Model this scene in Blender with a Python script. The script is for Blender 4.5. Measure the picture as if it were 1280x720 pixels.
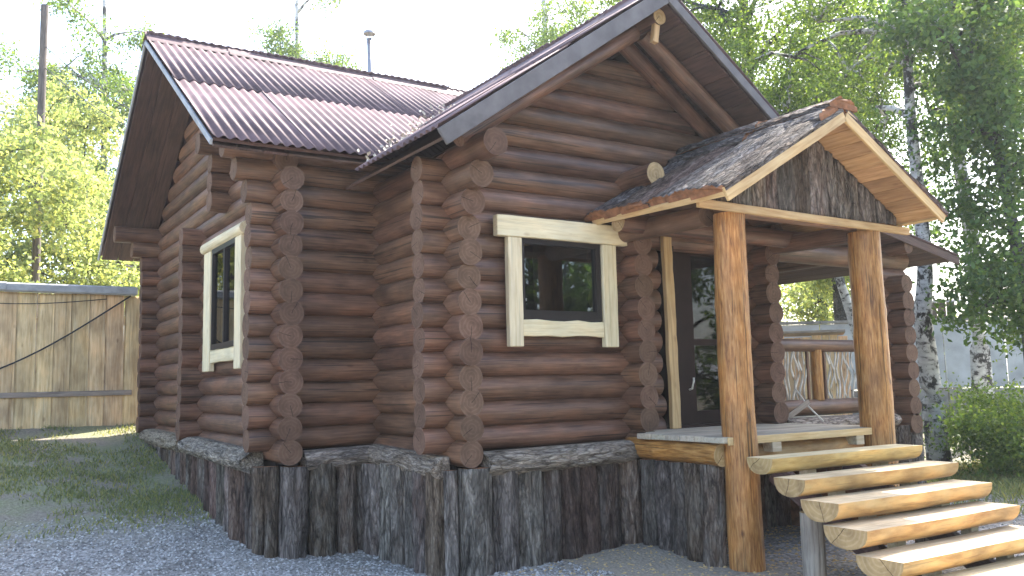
import bpy, bmesh, math, random
import numpy as np
from mathutils import Vector, Matrix, noise as mnoise

for o in list(bpy.data.objects):
    bpy.data.objects.remove(o)
SC = bpy.context.scene
COL = SC.collection
rnd = random.Random(7)

# ------------------------------------------------------------------ camera
VX, VY, CX, CY = (2370.0, 443.0), (-66.0, 497.0), 640.0, 360.0      # vanishing points of the cabin's two axes (1280x720)
FOC = math.sqrt(-((VX[0]-CX)*(VY[0]-CX) + (VX[1]-CY)*(VY[1]-CY)))
_ex = Vector((VX[0]-CX, -(VX[1]-CY), -FOC)).normalized()
_ey = Vector((VY[0]-CX, -(VY[1]-CY), -FOC)).normalized()
_ez = _ex.cross(_ey)
ROT = Matrix((_ex, _ey, _ez))           # rows: world axes in camera space -> camera-to-world rotation
EYE = Vector((0, 0, 1.5))
cd = bpy.data.cameras.new('camera'); cam = bpy.data.objects.new('camera', cd); COL.objects.link(cam)
cam.matrix_world = Matrix.Translation(EYE) @ ROT.to_4x4()
cd.sensor_width = 36; cd.lens = FOC/1280*36; cd.clip_start = .05; cd.clip_end = 3000
SC.camera = cam

# ------------------------------------------------------------------ sky, sun, exposure
SUN_EL, SUN_AZ = math.radians(50), math.atan2(.93, .37)             # azimuth measured from +Y towards +X
w = bpy.data.worlds.new('World'); SC.world = w; w.use_nodes = True
nt = w.node_tree; nt.nodes.clear()
sky = nt.nodes.new('ShaderNodeTexSky'); sky.sky_type = 'NISHITA'; sky.sun_disc = False
sky.sun_elevation = SUN_EL; sky.sun_rotation = SUN_AZ; sky.air_density = 1.0; sky.dust_density = 3.0; sky.ozone_density = 1.0
bg = nt.nodes.new('ShaderNodeBackground'); bg.inputs['Strength'].default_value = .15
wo = nt.nodes.new('ShaderNodeOutputWorld')
nt.links.new(sky.outputs[0], bg.inputs[0]); nt.links.new(bg.outputs[0], wo.inputs[0])
sl = bpy.data.lights.new('sun', 'SUN'); sl.energy = 4.0; sl.angle = math.radians(.6); sl.color = (1, .94, .84)
sun = bpy.data.objects.new('sun', sl); COL.objects.link(sun)
sd = Vector((math.sin(SUN_AZ)*math.cos(SUN_EL), math.cos(SUN_AZ)*math.cos(SUN_EL), math.sin(SUN_EL)))
sun.rotation_euler = sd.to_track_quat('Z', 'Y').to_euler(); sun.location = sd*40
SC.view_settings.view_transform = 'Standard'; SC.view_settings.look = 'None'
SC.view_settings.exposure = 2.4; SC.view_settings.gamma = 1.0; SC.view_settings.use_curve_mapping = False
SC.render.engine = 'CYCLES'
SC.cycles.use_denoising = True
SC.cycles.max_bounces = 7; SC.cycles.diffuse_bounces = 3; SC.cycles.glossy_bounces = 3
SC.cycles.transmission_bounces = 4; SC.cycles.transparent_max_bounces = 8
SC.cycles.sample_clamp_indirect = 6

# ------------------------------------------------------------------ materials
def mk(name):
    m = bpy.data.materials.new(name); m.use_nodes = True
    return m, m.node_tree.nodes, m.node_tree.links, m.node_tree.nodes['Principled BSDF']
def coords(N, L, scale=(1, 1, 1), rand=True, kind='Object'):
    tc = N.new('ShaderNodeTexCoord'); mp = N.new('ShaderNodeMapping'); mp.inputs['Scale'].default_value = scale
    if rand:
        oi = N.new('ShaderNodeObjectInfo'); ml = N.new('ShaderNodeMath'); ml.operation = 'MULTIPLY'; ml.inputs[1].default_value = 37.0
        L.new(oi.outputs['Random'], ml.inputs[0])
        ad = N.new('ShaderNodeVectorMath'); ad.operation = 'ADD'
        L.new(tc.outputs[kind], ad.inputs[0]); L.new(ml.outputs[0], ad.inputs[1]); L.new(ad.outputs[0], mp.inputs[0])
    else:
        L.new(tc.outputs[kind], mp.inputs[0])
    return mp.outputs[0]
def noise(N, L, vec, scale, detail=5, rough=.55, dist=0):
    n = N.new('ShaderNodeTexNoise'); n.inputs['Scale'].default_value = scale; n.inputs['Detail'].default_value = detail
    n.inputs['Roughness'].default_value = rough; n.inputs['Distortion'].default_value = dist
    L.new(vec, n.inputs['Vector']); return n.outputs['Fac']
def ramp(N, L, fac, stops):
    r = N.new('ShaderNodeValToRGB'); e = r.color_ramp.elements
    while len(e) < len(stops): e.new(.5)
    for i, (p, c) in enumerate(stops):
        e[i].position = p; e[i].color = (*c, 1) if len(c) == 3 else c
    L.new(fac, r.inputs[0]); return r.outputs[0]
def mix(N, L, fac, a, b, mode='MIX'):
    m = N.new('ShaderNodeMix'); m.data_type = 'RGBA'; m.blend_type = mode
    for s, v in ((m.inputs[0], fac), (m.inputs[6], a), (m.inputs[7], b)):
        if isinstance(v, (int, float)): s.default_value = v
        elif isinstance(v, tuple): s.default_value = (*v, 1)
        else: L.new(v, s)
    return m.outputs[2]
def objrand(N, L, col, lo=.8, hi=1.2, hue=.02):
    oi = N.new('ShaderNodeObjectInfo'); mr = N.new('ShaderNodeMapRange'); mr.inputs[3].default_value = lo; mr.inputs[4].default_value = hi
    L.new(oi.outputs['Random'], mr.inputs[0])
    m7 = N.new('ShaderNodeMath'); m7.operation = 'MULTIPLY'; m7.inputs[1].default_value = 7.31; L.new(oi.outputs['Random'], m7.inputs[0])
    fr = N.new('ShaderNodeMath'); fr.operation = 'FRACT'; L.new(m7.outputs[0], fr.inputs[0])
    mh = N.new('ShaderNodeMapRange'); mh.inputs[3].default_value = .5-hue; mh.inputs[4].default_value = .5+hue; L.new(fr.outputs[0], mh.inputs[0])
    h = N.new('ShaderNodeHueSaturation'); L.new(mr.outputs[0], h.inputs['Value']); L.new(mh.outputs[0], h.inputs['Hue']); L.new(col, h.inputs['Color'])
    return h.outputs[0]
def bump(N, L, b, h, strength=.4, dist=.01):
    n = N.new('ShaderNodeBump'); n.inputs['Strength'].default_value = strength; n.inputs['Distance'].default_value = dist
    L.new(h, n.inputs['Height']); L.new(n.outputs[0], b.inputs['Normal'])

def wood(name, dark, mid, light, rough=.7, grain=(1.2, 14, 14), blotch=.5, bstr=.35, lo=.8, hi=1.2, crack=.5, knots=0.0, spec=.3, hue=.012):
    m, N, L, b = mk(name)
    v = coords(N, L, grain); n1 = noise(N, L, v, 3, 6, .6, .3)
    c = ramp(N, L, n1, [(.30, dark), (.50, mid), (.72, light)])
    v2 = coords(N, L, (1.5, 3, 3)); n2 = noise(N, L, v2, 1.6, 3)
    c = mix(N, L, blotch, c, ramp(N, L, n2, [(.32, (.45, .42, .42)), (.5, (1, 1, 1)), (.68, (1.45, 1.3, 1.15))]), 'MULTIPLY')
    v3 = coords(N, L, (.5, 30, 30)); n3 = noise(N, L, v3, 1.7, 2)
    cr = ramp(N, L, n3, [(.34, (.1, .1, .1)), (.385, (1, 1, 1))])
    c = mix(N, L, crack, c, cr, 'MULTIPLY')
    if knots:
        vo = N.new('ShaderNodeTexVoronoi'); vo.inputs['Scale'].default_value = 1.0
        L.new(coords(N, L, (3.2, 6.5, 6.5)), vo.inputs['Vector'])
        k = ramp(N, L, vo.outputs['Distance'], [(.05, (.25, .16, .10)), (.13, (1, 1, 1))])
        c = mix(N, L, knots, c, k, 'MULTIPLY')
    L.new(objrand(N, L, c, lo, hi, hue), b.inputs['Base Color'])
    b.inputs['Roughness'].default_value = rough; b.inputs['Specular IOR Level'].default_value = spec
    bump(N, L, b, n1, bstr, .012)
    return m
def bark(name, dark, mid, light, stretch=(2.2, 9, 9), lo=.7, hi=1.3, hue=.02, bstr=1.0, grey=(.11, .115, .125), fis=.75):
    m, N, L, b = mk(name)
    v = coords(N, L, stretch); n1 = noise(N, L, v, 1.7, 9, .70, 1.2)
    c = ramp(N, L, n1, [(.36, dark), (.50, mid), (.68, light)])
    n2 = noise(N, L, coords(N, L, (2, 6, 6)), 1.7, 6, .65)
    g = ramp(N, L, n1, [(.36, tuple(q*.25 for q in grey)), (.52, grey), (.70, tuple(q*2.3 for q in grey))])
    oi = N.new('ShaderNodeObjectInfo'); m3 = N.new('ShaderNodeMath'); m3.operation = 'MULTIPLY'; m3.inputs[1].default_value = 13.7; L.new(oi.outputs['Random'], m3.inputs[0])
    f3 = N.new('ShaderNodeMath'); f3.operation = 'FRACT'; L.new(m3.outputs[0], f3.inputs[0])
    ad = N.new('ShaderNodeMath'); ad.operation = 'MULTIPLY_ADD'; L.new(f3.outputs[0], ad.inputs[0]); ad.inputs[1].default_value = .5; L.new(n2, ad.inputs[2])
    c = mix(N, L, ramp(N, L, ad.outputs[0], [(.60, (0, 0, 0)), (.92, (1, 1, 1))]), c, g)
    vo = N.new('ShaderNodeTexVoronoi'); vo.feature = 'DISTANCE_TO_EDGE'; vo.inputs['Scale'].default_value = 1.0
    wv = N.new('ShaderNodeVectorMath'); wv.operation = 'ADD'; L.new(coords(N, L, (9, 34, 34)), wv.inputs[0])
    nn = N.new('ShaderNodeTexNoise'); nn.inputs['Scale'].default_value = 2.0; L.new(v, nn.inputs['Vector']); sc_ = N.new('ShaderNodeVectorMath'); sc_.operation = 'SCALE'; sc_.inputs['Scale'].default_value = 2.2
    L.new(nn.outputs['Color'], sc_.inputs[0]); L.new(sc_.outputs[0], wv.inputs[1]); L.new(wv.outputs[0], vo.inputs['Vector'])
    c = mix(N, L, fis, c, ramp(N, L, vo.outputs['Distance'], [(.0, (.22, .20, .20)), (.16, (1, 1, 1))]), 'MULTIPLY')
    L.new(objrand(N, L, c, lo, hi, hue), b.inputs['Base Color'])
    b.inputs['Roughness'].default_value = .9; b.inputs['Specular IOR Level'].default_value = .15
    hm = N.new('ShaderNodeMath'); hm.operation = 'MULTIPLY_ADD'; L.new(ramp(N, L, vo.outputs['Distance'], [(0, (0, 0, 0)), (.25, (1, 1, 1))]), hm.inputs[0]); hm.inputs[1].default_value = .45; L.new(n1, hm.inputs[2])
    bump(N, L, b, hm.outputs[0], bstr, .022)
    return m
def endgrain(name, a, bcol, rings=26):
    m, N, L, b = mk(name)
    tc = N.new('ShaderNodeTexCoord'); sx = N.new('ShaderNodeSeparateXYZ'); L.new(tc.outputs['Object'], sx.inputs[0])
    cb = N.new('ShaderNodeCombineXYZ'); L.new(sx.outputs[1], cb.inputs[0]); L.new(sx.outputs[2], cb.inputs[1])
    ln = N.new('ShaderNodeVectorMath'); ln.operation = 'LENGTH'; L.new(cb.outputs[0], ln.inputs[0])
    nz = noise(N, L, coords(N, L, (8, 8, 8)), 1.5, 4)
    m1 = N.new('ShaderNodeMath'); m1.operation = 'MULTIPLY_ADD'; L.new(nz, m1.inputs[0]); m1.inputs[1].default_value = .05; L.new(ln.outputs['Value'], m1.inputs[2])
    m2 = N.new('ShaderNodeMath'); m2.operation = 'MULTIPLY'; m2.inputs[1].default_value = rings*6.28; L.new(m1.outputs[0], m2.inputs[0])
    s = N.new('ShaderNodeMath'); s.operation = 'SINE'; L.new(m2.outputs[0], s.inputs[0])
    c = ramp(N, L, s.outputs[0], [(.0, a), (.9, bcol)])
    oi = N.new('ShaderNodeObjectInfo'); rm = N.new('ShaderNodeMath'); rm.operation = 'MULTIPLY'; rm.inputs[1].default_value = 97.0; L.new(oi.outputs['Random'], rm.inputs[0])
    vr = N.new('ShaderNodeVectorRotate'); vr.rotation_type = 'Z_AXIS'; L.new(cb.outputs[0], vr.inputs['Vector']); L.new(rm.outputs[0], vr.inputs['Angle'])
    sp = N.new('ShaderNodeSeparateXYZ'); L.new(vr.outputs[0], sp.inputs[0])
    mw_ = N.new('ShaderNodeMath'); mw_.operation = 'MULTIPLY_ADD'; L.new(nz, mw_.inputs[0]); mw_.inputs[1].default_value = .03; L.new(sp.outputs[1], mw_.inputs[2])
    sb = N.new('ShaderNodeMath'); sb.operation = 'SUBTRACT'; L.new(mw_.outputs[0], sb.inputs[0]); sb.inputs[1].default_value = .015
    ab = N.new('ShaderNodeMath'); ab.operation = 'ABSOLUTE'; L.new(sb.outputs[0], ab.inputs[0])
    xg = N.new('ShaderNodeMath'); xg.operation = 'GREATER_THAN'; L.new(sp.outputs[0], xg.inputs[0]); xg.inputs[1].default_value = .0
    lt = N.new('ShaderNodeMath'); lt.operation = 'LESS_THAN'; L.new(ab.outputs[0], lt.inputs[0]); lt.inputs[1].default_value = .0022
    ck = N.new('ShaderNodeMath'); ck.operation = 'MULTIPLY'; L.new(xg.outputs[0], ck.inputs[0]); L.new(lt.outputs[0], ck.inputs[1])
    c = mix(N, L, ck.outputs[0], c, tuple(q*.25 for q in a))
    c = mix(N, L, .6, c, ramp(N, L, nz, [(.35, (.6, .55, .52)), (.6, (1.15, 1.12, 1.1))]), 'MULTIPLY')
    L.new(objrand(N, L, c, .8, 1.15, .005), b.inputs['Base Color']); b.inputs['Roughness'].default_value = .85
    b.inputs['Specular IOR Level'].default_value = .2
    return m
def plain(name, c, rough=.6, spec=.4, metal=0, var=.15, sc=6):
    m, N, L, b = mk(name)
    n = noise(N, L, coords(N, L, (1, 1, 1)), sc, 5)
    lo = tuple(x*(1-var) for x in c); hi = tuple(min(1, x*(1+var)) for x in c)
    L.new(ramp(N, L, n, [(.3, lo), (.7, hi)]), b.inputs['Base Color'])
    b.inputs['Roughness'].default_value = rough; b.inputs['Specular IOR Level'].default_value = spec; b.inputs['Metallic'].default_value = metal
    return m
def leafmat(name, c, trans=.5, tint=(1.5, 1.35, .55)):
    m, N, L, b = mk(name)
    ge = N.new('ShaderNodeNewGeometry')
    col = ramp(N, L, ge.outputs['Random Per Island'], [(0, tuple(x*.55 for x in c)), (.55, c), (1, (c[0]*1.7, c[1]*1.35, c[2]*1.1))])
    L.new(col, b.inputs['Base Color']); b.inputs['Roughness'].default_value = .5; b.inputs['Specular IOR Level'].default_value = .3
    t = N.new('ShaderNodeBsdfTranslucent'); L.new(mix(N, L, 1.0, col, tint, 'MULTIPLY'), t.inputs[0])
    ms = N.new('ShaderNodeMixShader'); ms.inputs[0].default_value = trans
    L.new(b.outputs[0], ms.inputs[1]); L.new(t.outputs[0], ms.inputs[2])
    L.new(ms.outputs[0], N['Material Output'].inputs[0])
    return m
def glass(name):
    m, N, L, b = mk(name)
    g = N.new('ShaderNodeBsdfGlossy'); g.inputs['Roughness'].default_value = .015
    t = N.new('ShaderNodeBsdfTransparent'); t.inputs[0].default_value = (.72, .76, .80, 1)
    fr = N.new('ShaderNodeFresnel'); fr.inputs['IOR'].default_value = 1.55
    ms = N.new('ShaderNodeMixShader'); L.new(fr.outputs[0], ms.inputs[0]); L.new(t.outputs[0], ms.inputs[1]); L.new(g.outputs[0], ms.inputs[2])
    L.new(ms.outputs[0], N['Material Output'].inputs[0])
    return m

M = {}
M['log'] = wood('stained_log', (.085, .043, .026), (.140, .074, .046), (.205, .115, .073), rough=.45, blotch=.75, bstr=.22, lo=.80, hi=1.18, spec=.45, crack=.7, knots=.45, hue=.006, grain=(1.1, 20, 20))
M['logend'] = endgrain('log_end', (.128, .076, .051), (.150, .092, .063), 34)
M['bark'] = bark('pine_bark', (.035, .023, .017), (.135, .092, .068), (.26, .20, .155), grey=(.175, .152, .13), lo=.62, hi=1.3, fis=.5, stretch=(1.6, 9, 9))
M['barksill'] = bark('grey_bark', (.15, .115, .08), (.36, .295, .215), (.48, .41, .315), lo=.9, hi=1.08, grey=(.31, .27, .22), fis=.6)
M['barkroof'] = bark('roof_bark', (.032, .021, .017), (.13, .090, .072), (.26, .20, .17), lo=.85, hi=1.15, grey=(.14, .13, .125))
M['barkedge'] = plain('bark_inside', (.22, .10, .05), .85, .15, var=.4, sc=18)
M['pale'] = wood('fresh_pale_wood', (.56, .455, .27), (.66, .565, .37), (.72, .64, .45), rough=.6, blotch=.25, bstr=.15, lo=.95, hi=1.05, crack=.2, knots=.35, hue=.004)
M['tan'] = wood('planed_tan_wood', (.42, .26, .11), (.53, .36, .175), (.60, .44, .24), rough=.6, blotch=.25, bstr=.12, lo=.85, hi=1.12, crack=.2, knots=.3, hue=.006)
M['ceiling'] = wood('ceiling_board_wood', (.30, .17, .075), (.42, .25, .115), (.50, .33, .165), rough=.6, blotch=.3, bstr=.12, lo=.75, hi=1.15, crack=.2, knots=.3, hue=.008)
M['honey'] = wood('peeled_honey_log', (.14, .052, .013), (.335, .158, .042), (.50, .285, .105), rough=.42, blotch=.6, bstr=.5, lo=.94, hi=1.06, crack=.7, knots=.85, hue=.004, spec=.4, grain=(2.2, 20, 20))
M['honeyend'] = endgrain('honey_log_end', (.40, .275, .13), (.46, .325, .165), 30)
M['steptop'] = wood('sawn_step', (.38, .29, .17), (.50, .41, .26), (.60, .51, .35), rough=.7, blotch=.4, bstr=.2, lo=.92, hi=1.06, crack=.25)
M['stepside'] = wood('peeled_step', (.30, .15, .045), (.50, .32, .125), (.58, .41, .19), rough=.45, blotch=.7, bstr=.25, lo=.95, hi=1.05, crack=.35, grain=(1.0, 5, 5))
M['deck'] = wood('grey_deck_board', (.30, .265, .20), (.40, .36, .28), (.47, .43, .34), rough=.75, blotch=.35, bstr=.2, lo=.92, hi=1.06, crack=.3)
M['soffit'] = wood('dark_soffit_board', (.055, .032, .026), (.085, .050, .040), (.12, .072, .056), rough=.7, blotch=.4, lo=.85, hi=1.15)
M['fascia'] = plain('grey_fascia_paint', (.115, .105, .105), .6, .3, var=.3)
M['sheet'] = plain('corrugated_roof', (.125, .086, .092), .7, .2, var=.35, sc=3)
M['sheet_edge'] = plain('roof_ridge', (.125, .086, .090), .65, .25, var=.3)
M['frame'] = plain('brown_window_frame', (.016, .012, .012), .45, .3, var=.2)
M['door'] = plain('brown_door', (.022, .011, .009), .5, .12, var=.2)
M['glass'] = glass('window_glass')
M['inside'] = plain('dark_liner', (.030, .025, .022), .9, .1, var=.3)
M['curtain'] = plain('curtain_cloth', (.36, .38, .44), .9, .1, var=.1)
M['fence'] = wood('fence_slab', (.47, .30, .155), (.63, .44, .25), (.72, .55, .35), rough=.75, blotch=.5, lo=.8, hi=1.15, crack=.3, knots=.5)
M['fencegrey'] = wood('weathered_rail', (.17, .14, .115), (.26, .22, .18), (.34, .30, .25), rough=.8, lo=.9, hi=1.1)
M['slate'] = plain('slate_sheet', (.30, .31, .32), .7, .3, var=.25)
M['metal'] = plain('grey_metal', (.30, .30, .31), .45, .5, metal=.6)
M['greywall'] = plain('grey_panel_paint', (.34, .37, .39), .6, .3, var=.25, sc=2)
M['concrete'] = plain('concrete', (.22, .22, .21), .9, .2, var=.3, sc=5)
M['cable'] = plain('black_cable', (.012, .012, .013), .5, .4)
M['twig'] = plain('peeled_twig', (.58, .54, .46), .6, .3, var=.2, sc=20)
M['pole'] = wood('pole_wood', (.06, .05, .045), (.10, .085, .075), (.14, .12, .11), rough=.85)
M['trunk'] = bark('tree_trunk_bark', (.020, .018, .014), (.060, .052, .042), (.12, .11, .09))
M['leaf1'] = leafmat('leaf_green', (.105, .185, .058), .55)
M['leaf2'] = leafmat('leaf_deep', (.078, .155, .058), .52)
M['leaf3'] = leafmat('leaf_backlit', (.27, .33, .14), .62, (1.25, 1.25, .8))  # bright backlit glow of sunlit foliage put into the leaf colour
M['grass'] = leafmat('grass_blade', (.20, .24, .11), .35)
M['chip'] = plain('wood_chip', (.50, .36, .17), .8, .2, var=.3, sc=30)

def birchmat():
    m, N, L, b = mk('birch_bark')
    tc = N.new('ShaderNodeTexCoord'); mp = N.new('ShaderNodeMapping'); mp.inputs['Scale'].default_value = (7, 7, 16); L.new(tc.outputs['Object'], mp.inputs[0])
    n1 = noise(N, L, mp.outputs[0], 1.1, 5, .6)
    mp2 = N.new('ShaderNodeMapping'); mp2.inputs['Scale'].default_value = (3.2, 3.2, 2.4); L.new(tc.outputs['Object'], mp2.inputs[0])
    n2 = noise(N, L, mp2.outputs[0], 1.6, 5, .7)
    c = ramp(N, L, n1, [(.36, (.05, .045, .04)), (.44, (.42, .41, .39)), (.7, (.62, .61, .58))])
    c = mix(N, L, 1.0, c, ramp(N, L, n2, [(.44, (.06, .055, .05)), (.50, (1, 1, 1))]), 'MULTIPLY')
    L.new(c, b.inputs['Base Color']); b.inputs['Roughness'].default_value = .7
    bump(N, L, b, n2, .5, .02)
    return m
M['birch'] = birchmat()

def groundmat():
    m, N, L, b = mk('ground_cover')
    ge = N.new('ShaderNodeNewGeometry'); P = ge.outputs['Position']
    sx = N.new('ShaderNodeSeparateXYZ'); L.new(P, sx.inputs[0])
    def nz(s, d=6): return noise(N, L, P, s, d, .6)
    fine = nz(38, 5); mid_ = nz(2.2, 5); big = nz(.6, 4)
    vo = N.new('ShaderNodeTexVoronoi'); vo.inputs['Scale'].default_value = 42; L.new(P, vo.inputs['Vector'])
    gravel = ramp(N, L, vo.outputs['Color'], [(.1, (.17, .16, .145)), (.5, (.31, .295, .27)), (.9, (.47, .45, .42))])
    gravel = mix(N, L, .5, gravel, ramp(N, L, fine, [(.3, (.4, .4, .4)), (.7, (1.2, 1.2, 1.2))]), 'MULTIPLY')
    gravel = mix(N, L, 1.0, gravel, ramp(N, L, mid_, [(.30, (.62, .60, .57)), (.5, (1, 1, 1)), (.72, (1.12, 1.12, 1.12))]), 'MULTIPLY')
    soil = ramp(N, L, fine, [(.3, (.15, .132, .10)), (.7, (.29, .26, .205))])
    turf = ramp(N, L, fine, [(.3, (.15, .16, .085)), (.7, (.27, .27, .165))])
    gravel = mix(N, L, ramp(N, L, nz(1.1, 6), [(.50, (0, 0, 0)), (.64, (.75, .75, .75))]), gravel, soil)
    turf = mix(N, L, ramp(N, L, mid_, [(.42, (0, 0, 0)), (.60, (1, 1, 1))]), turf, soil)
    # turf begins beyond y ~ 8.8 (ragged)
    def line(axis, at, width, wob):
        a = N.new('ShaderNodeMath'); a.operation = 'MULTIPLY_ADD'; L.new(mid_, a.inputs[0]); a.inputs[1].default_value = wob; L.new(sx.outputs[axis], a.inputs[2])
        r = N.new('ShaderNodeMapRange'); r.inputs[1].default_value = at-width+wob*.5; r.inputs[2].default_value = at+width+wob*.5; L.new(a.outputs[0], r.inputs[0])
        return r.outputs[0]
    c = mix(N, L, line(1, 8.7, .6, 1.6), gravel, turf)
    far = mix(N, L, ramp(N, L, big, [(.4, (0, 0, 0)), (.6, (1, 1, 1))]), turf, soil)
    c = mix(N, L, line(0, 9.6, .9, 2.0), c, far)
    # pale sawdust and sand spilled along the front of the cabin
    sand = ramp(N, L, fine, [(.3, (.24, .205, .15)), (.7, (.40, .35, .27))])
    def band(axis, a0, a1, wd):
        r1 = N.new('ShaderNodeMapRange'); r1.inputs[1].default_value = a0-wd; r1.inputs[2].default_value = a0+wd; L.new(sx.outputs[axis], r1.inputs[0])
        r2 = N.new('ShaderNodeMapRange'); r2.inputs[1].default_value = a1+wd; r2.inputs[2].default_value = a1-wd; L.new(sx.outputs[axis], r2.inputs[0])
        mm = N.new('ShaderNodeMath'); mm.operation = 'MULTIPLY'; L.new(r1.outputs[0], mm.inputs[0]); L.new(r2.outputs[0], mm.inputs[1]); return mm.outputs[0]
    bm_ = N.new('ShaderNodeMath'); bm_.operation = 'MULTIPLY'; L.new(band(0, 3.9, 5.0, .3), bm_.inputs[0]); L.new(band(1, 4.6, 6.6, .45), bm_.inputs[1])
    sm = N.new('ShaderNodeMath'); sm.operation = 'MULTIPLY'; L.new(bm_.outputs[0], sm.inputs[0])
    L.new(ramp(N, L, mid_, [(.30, (.35, .35, .35)), (.55, (1, 1, 1))]), sm.inputs[1])
    c = mix(N, L, sm.outputs[0], c, sand)
    L.new(c, b.inputs['Base Color']); b.inputs['Roughness'].default_value = .95; b.inputs['Specular IOR Level'].default_value = .15
    bump(N, L, b, vo.outputs['Distance'], .5, .02)
    return m
M['ground'] = groundmat()

# ------------------------------------------------------------------ helpers
WM = {}
def put(name, mesh, mw, parent=None, mats=()):
    for m in mats:
        if m not in list(mesh.materials): mesh.materials.append(m)
    o = bpy.data.objects.new(name, mesh); COL.objects.link(o)
    if parent is not None:
        o.parent = parent; o.matrix_basis = WM[parent.name].inverted() @ mw
    else:
        o.matrix_basis = mw
    WM[o.name] = mw.copy()
    return o
def root(name, loc, label, cat, group=None):
    o = bpy.data.objects.new(name, None); COL.objects.link(o); o.location = loc; o.empty_display_size = .2
    WM[o.name] = Matrix.Translation(loc); tag(o, label, cat, group); return o
def tag(o, label, cat=None, group=None, kind=None):
    if label: o['label'] = label
    if cat: o['category'] = cat
    if group: o['group'] = group
    if kind: o['kind'] = kind
    return o
def frame_from(p0, p1, up=Vector((0, 0, 1))):
    x = (Vector(p1)-Vector(p0)).normalized()
    if abs(x.dot(up)) > .98: up = Vector((0, 1, 0))
    y = up.cross(x).normalized(); z = x.cross(y)
    m = Matrix((x, y, z)).transposed().to_4x4(); m.translation = Vector(p0); return m
def pym(name, verts, faces, smooth=False, midx=None):
    me = bpy.data.meshes.new(name); me.from_pydata([tuple(v) for v in verts], [], faces)
    if smooth: me.shade_smooth() if hasattr(me, 'shade_smooth') else [setattr(p, 'use_smooth', True) for p in me.polygons]
    if midx:
        for p, i in zip(me.polygons, midx): p.material_index = i
    me.update(); return me

def log(p0, p1, r, parent, name='log', mat='log', end='logend', sides=18, wob=.004, taper=0, cut0=0, cut1=0, chamf=.007):
    """round log; cut0/cut1: horizontal offset per metre of height for slanted saw cuts at either end"""
    mw = frame_from(p0, p1); L_ = (Vector(p1)-Vector(p0)).length
    n = max(2, min(14, int(L_/.28)+1))
    sd_ = rnd.uniform(0, 100); verts = []; faces = []; idx = []
    stations = [(L_*i/n, 1) for i in range(n+1)]
    for s, k in stations:
        rr = r*(1-taper*s/L_)*k
        for a in range(sides):
            t = 2*math.pi*a/sides
            q = rr + wob*mnoise.noise(Vector((s*1.7+sd_, math.cos(t)*1.3, math.sin(t)*1.3)))
            y, z = q*math.cos(t), q*math.sin(t)
            off = (cut0*z if s < L_*.5 else cut1*z) if (s < .02 or s > L_-.02) else 0
            verts.append((s+off, y, z))
    m = len(stations)
    for i in range(m-1):
        for a in range(sides):
            b_ = (a+1) % sides
            faces.append((i*sides+a, i*sides+b_, (i+1)*sides+b_, (i+1)*sides+a)); idx.append(0)
    k0 = len(verts); verts += verts[:sides]; faces.append(tuple(range(k0+sides-1, k0-1, -1))); idx.append(1)
    k1 = len(verts); verts += verts[(m-1)*sides:m*sides]; faces.append(tuple(range(k1, k1+sides))); idx.append(1)
    me = pym(name, verts, faces, True, idx)
    for p in me.polygons[-2:]: p.use_smooth = False
    return put(name, me, mw, parent, (M[mat], M[end]))

def board(name, p0, p1, wdir, wd, th, mat, parent, bev=.004, ragged=0):
    """plank from p0 to p1 (centre line), wd wide along wdir, th thick"""
    p0, p1 = Vector(p0), Vector(p1); x = (p1-p0).normalized(); y = Vector(wdir); y = (y-x*y.dot(x)).normalized(); z = x.cross(y)
    mw = Matrix((x, y, z)).transposed().to_4x4(); mw.translation = p0; L_ = (p1-p0).length
    bm = bmesh.new()
    n = max(1, int(L_/.12)) if ragged else 1
    ring = []
    for i in range(n+1):
        s = L_*i/n; j = lambda: rnd.uniform(-ragged, ragged) if ragged else 0
        a = wd/2+j(); b2 = wd/2+j()
        ring.append([bm.verts.new(c) for c in ((s, -b2, -th/2), (s, a, -th/2), (s, a, th/2), (s, -b2, th/2))])
    for i in range(n):
        for k in range(4):
            bm.faces.new((ring[i][k], ring[i+1][k], ring[i+1][(k+1) % 4], ring[i][(k+1) % 4]))
    bm.faces.new(ring[0]); bm.faces.new(ring[-1][::-1])
    bmesh.ops.recalc_face_normals(bm, faces=bm.faces)
    if bev:
        es = [e for e in bm.edges if len(e.link_faces) == 2 and e.calc_face_angle(0) > .8]
        bmesh.ops.bevel(bm, geom=es, offset=min(bev, th*.3), segments=1, affect='EDGES')
    me = bpy.data.meshes.new(name); bm.to_mesh(me); bm.free()
    return put(name, me, mw, parent, (M[mat],))

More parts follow.
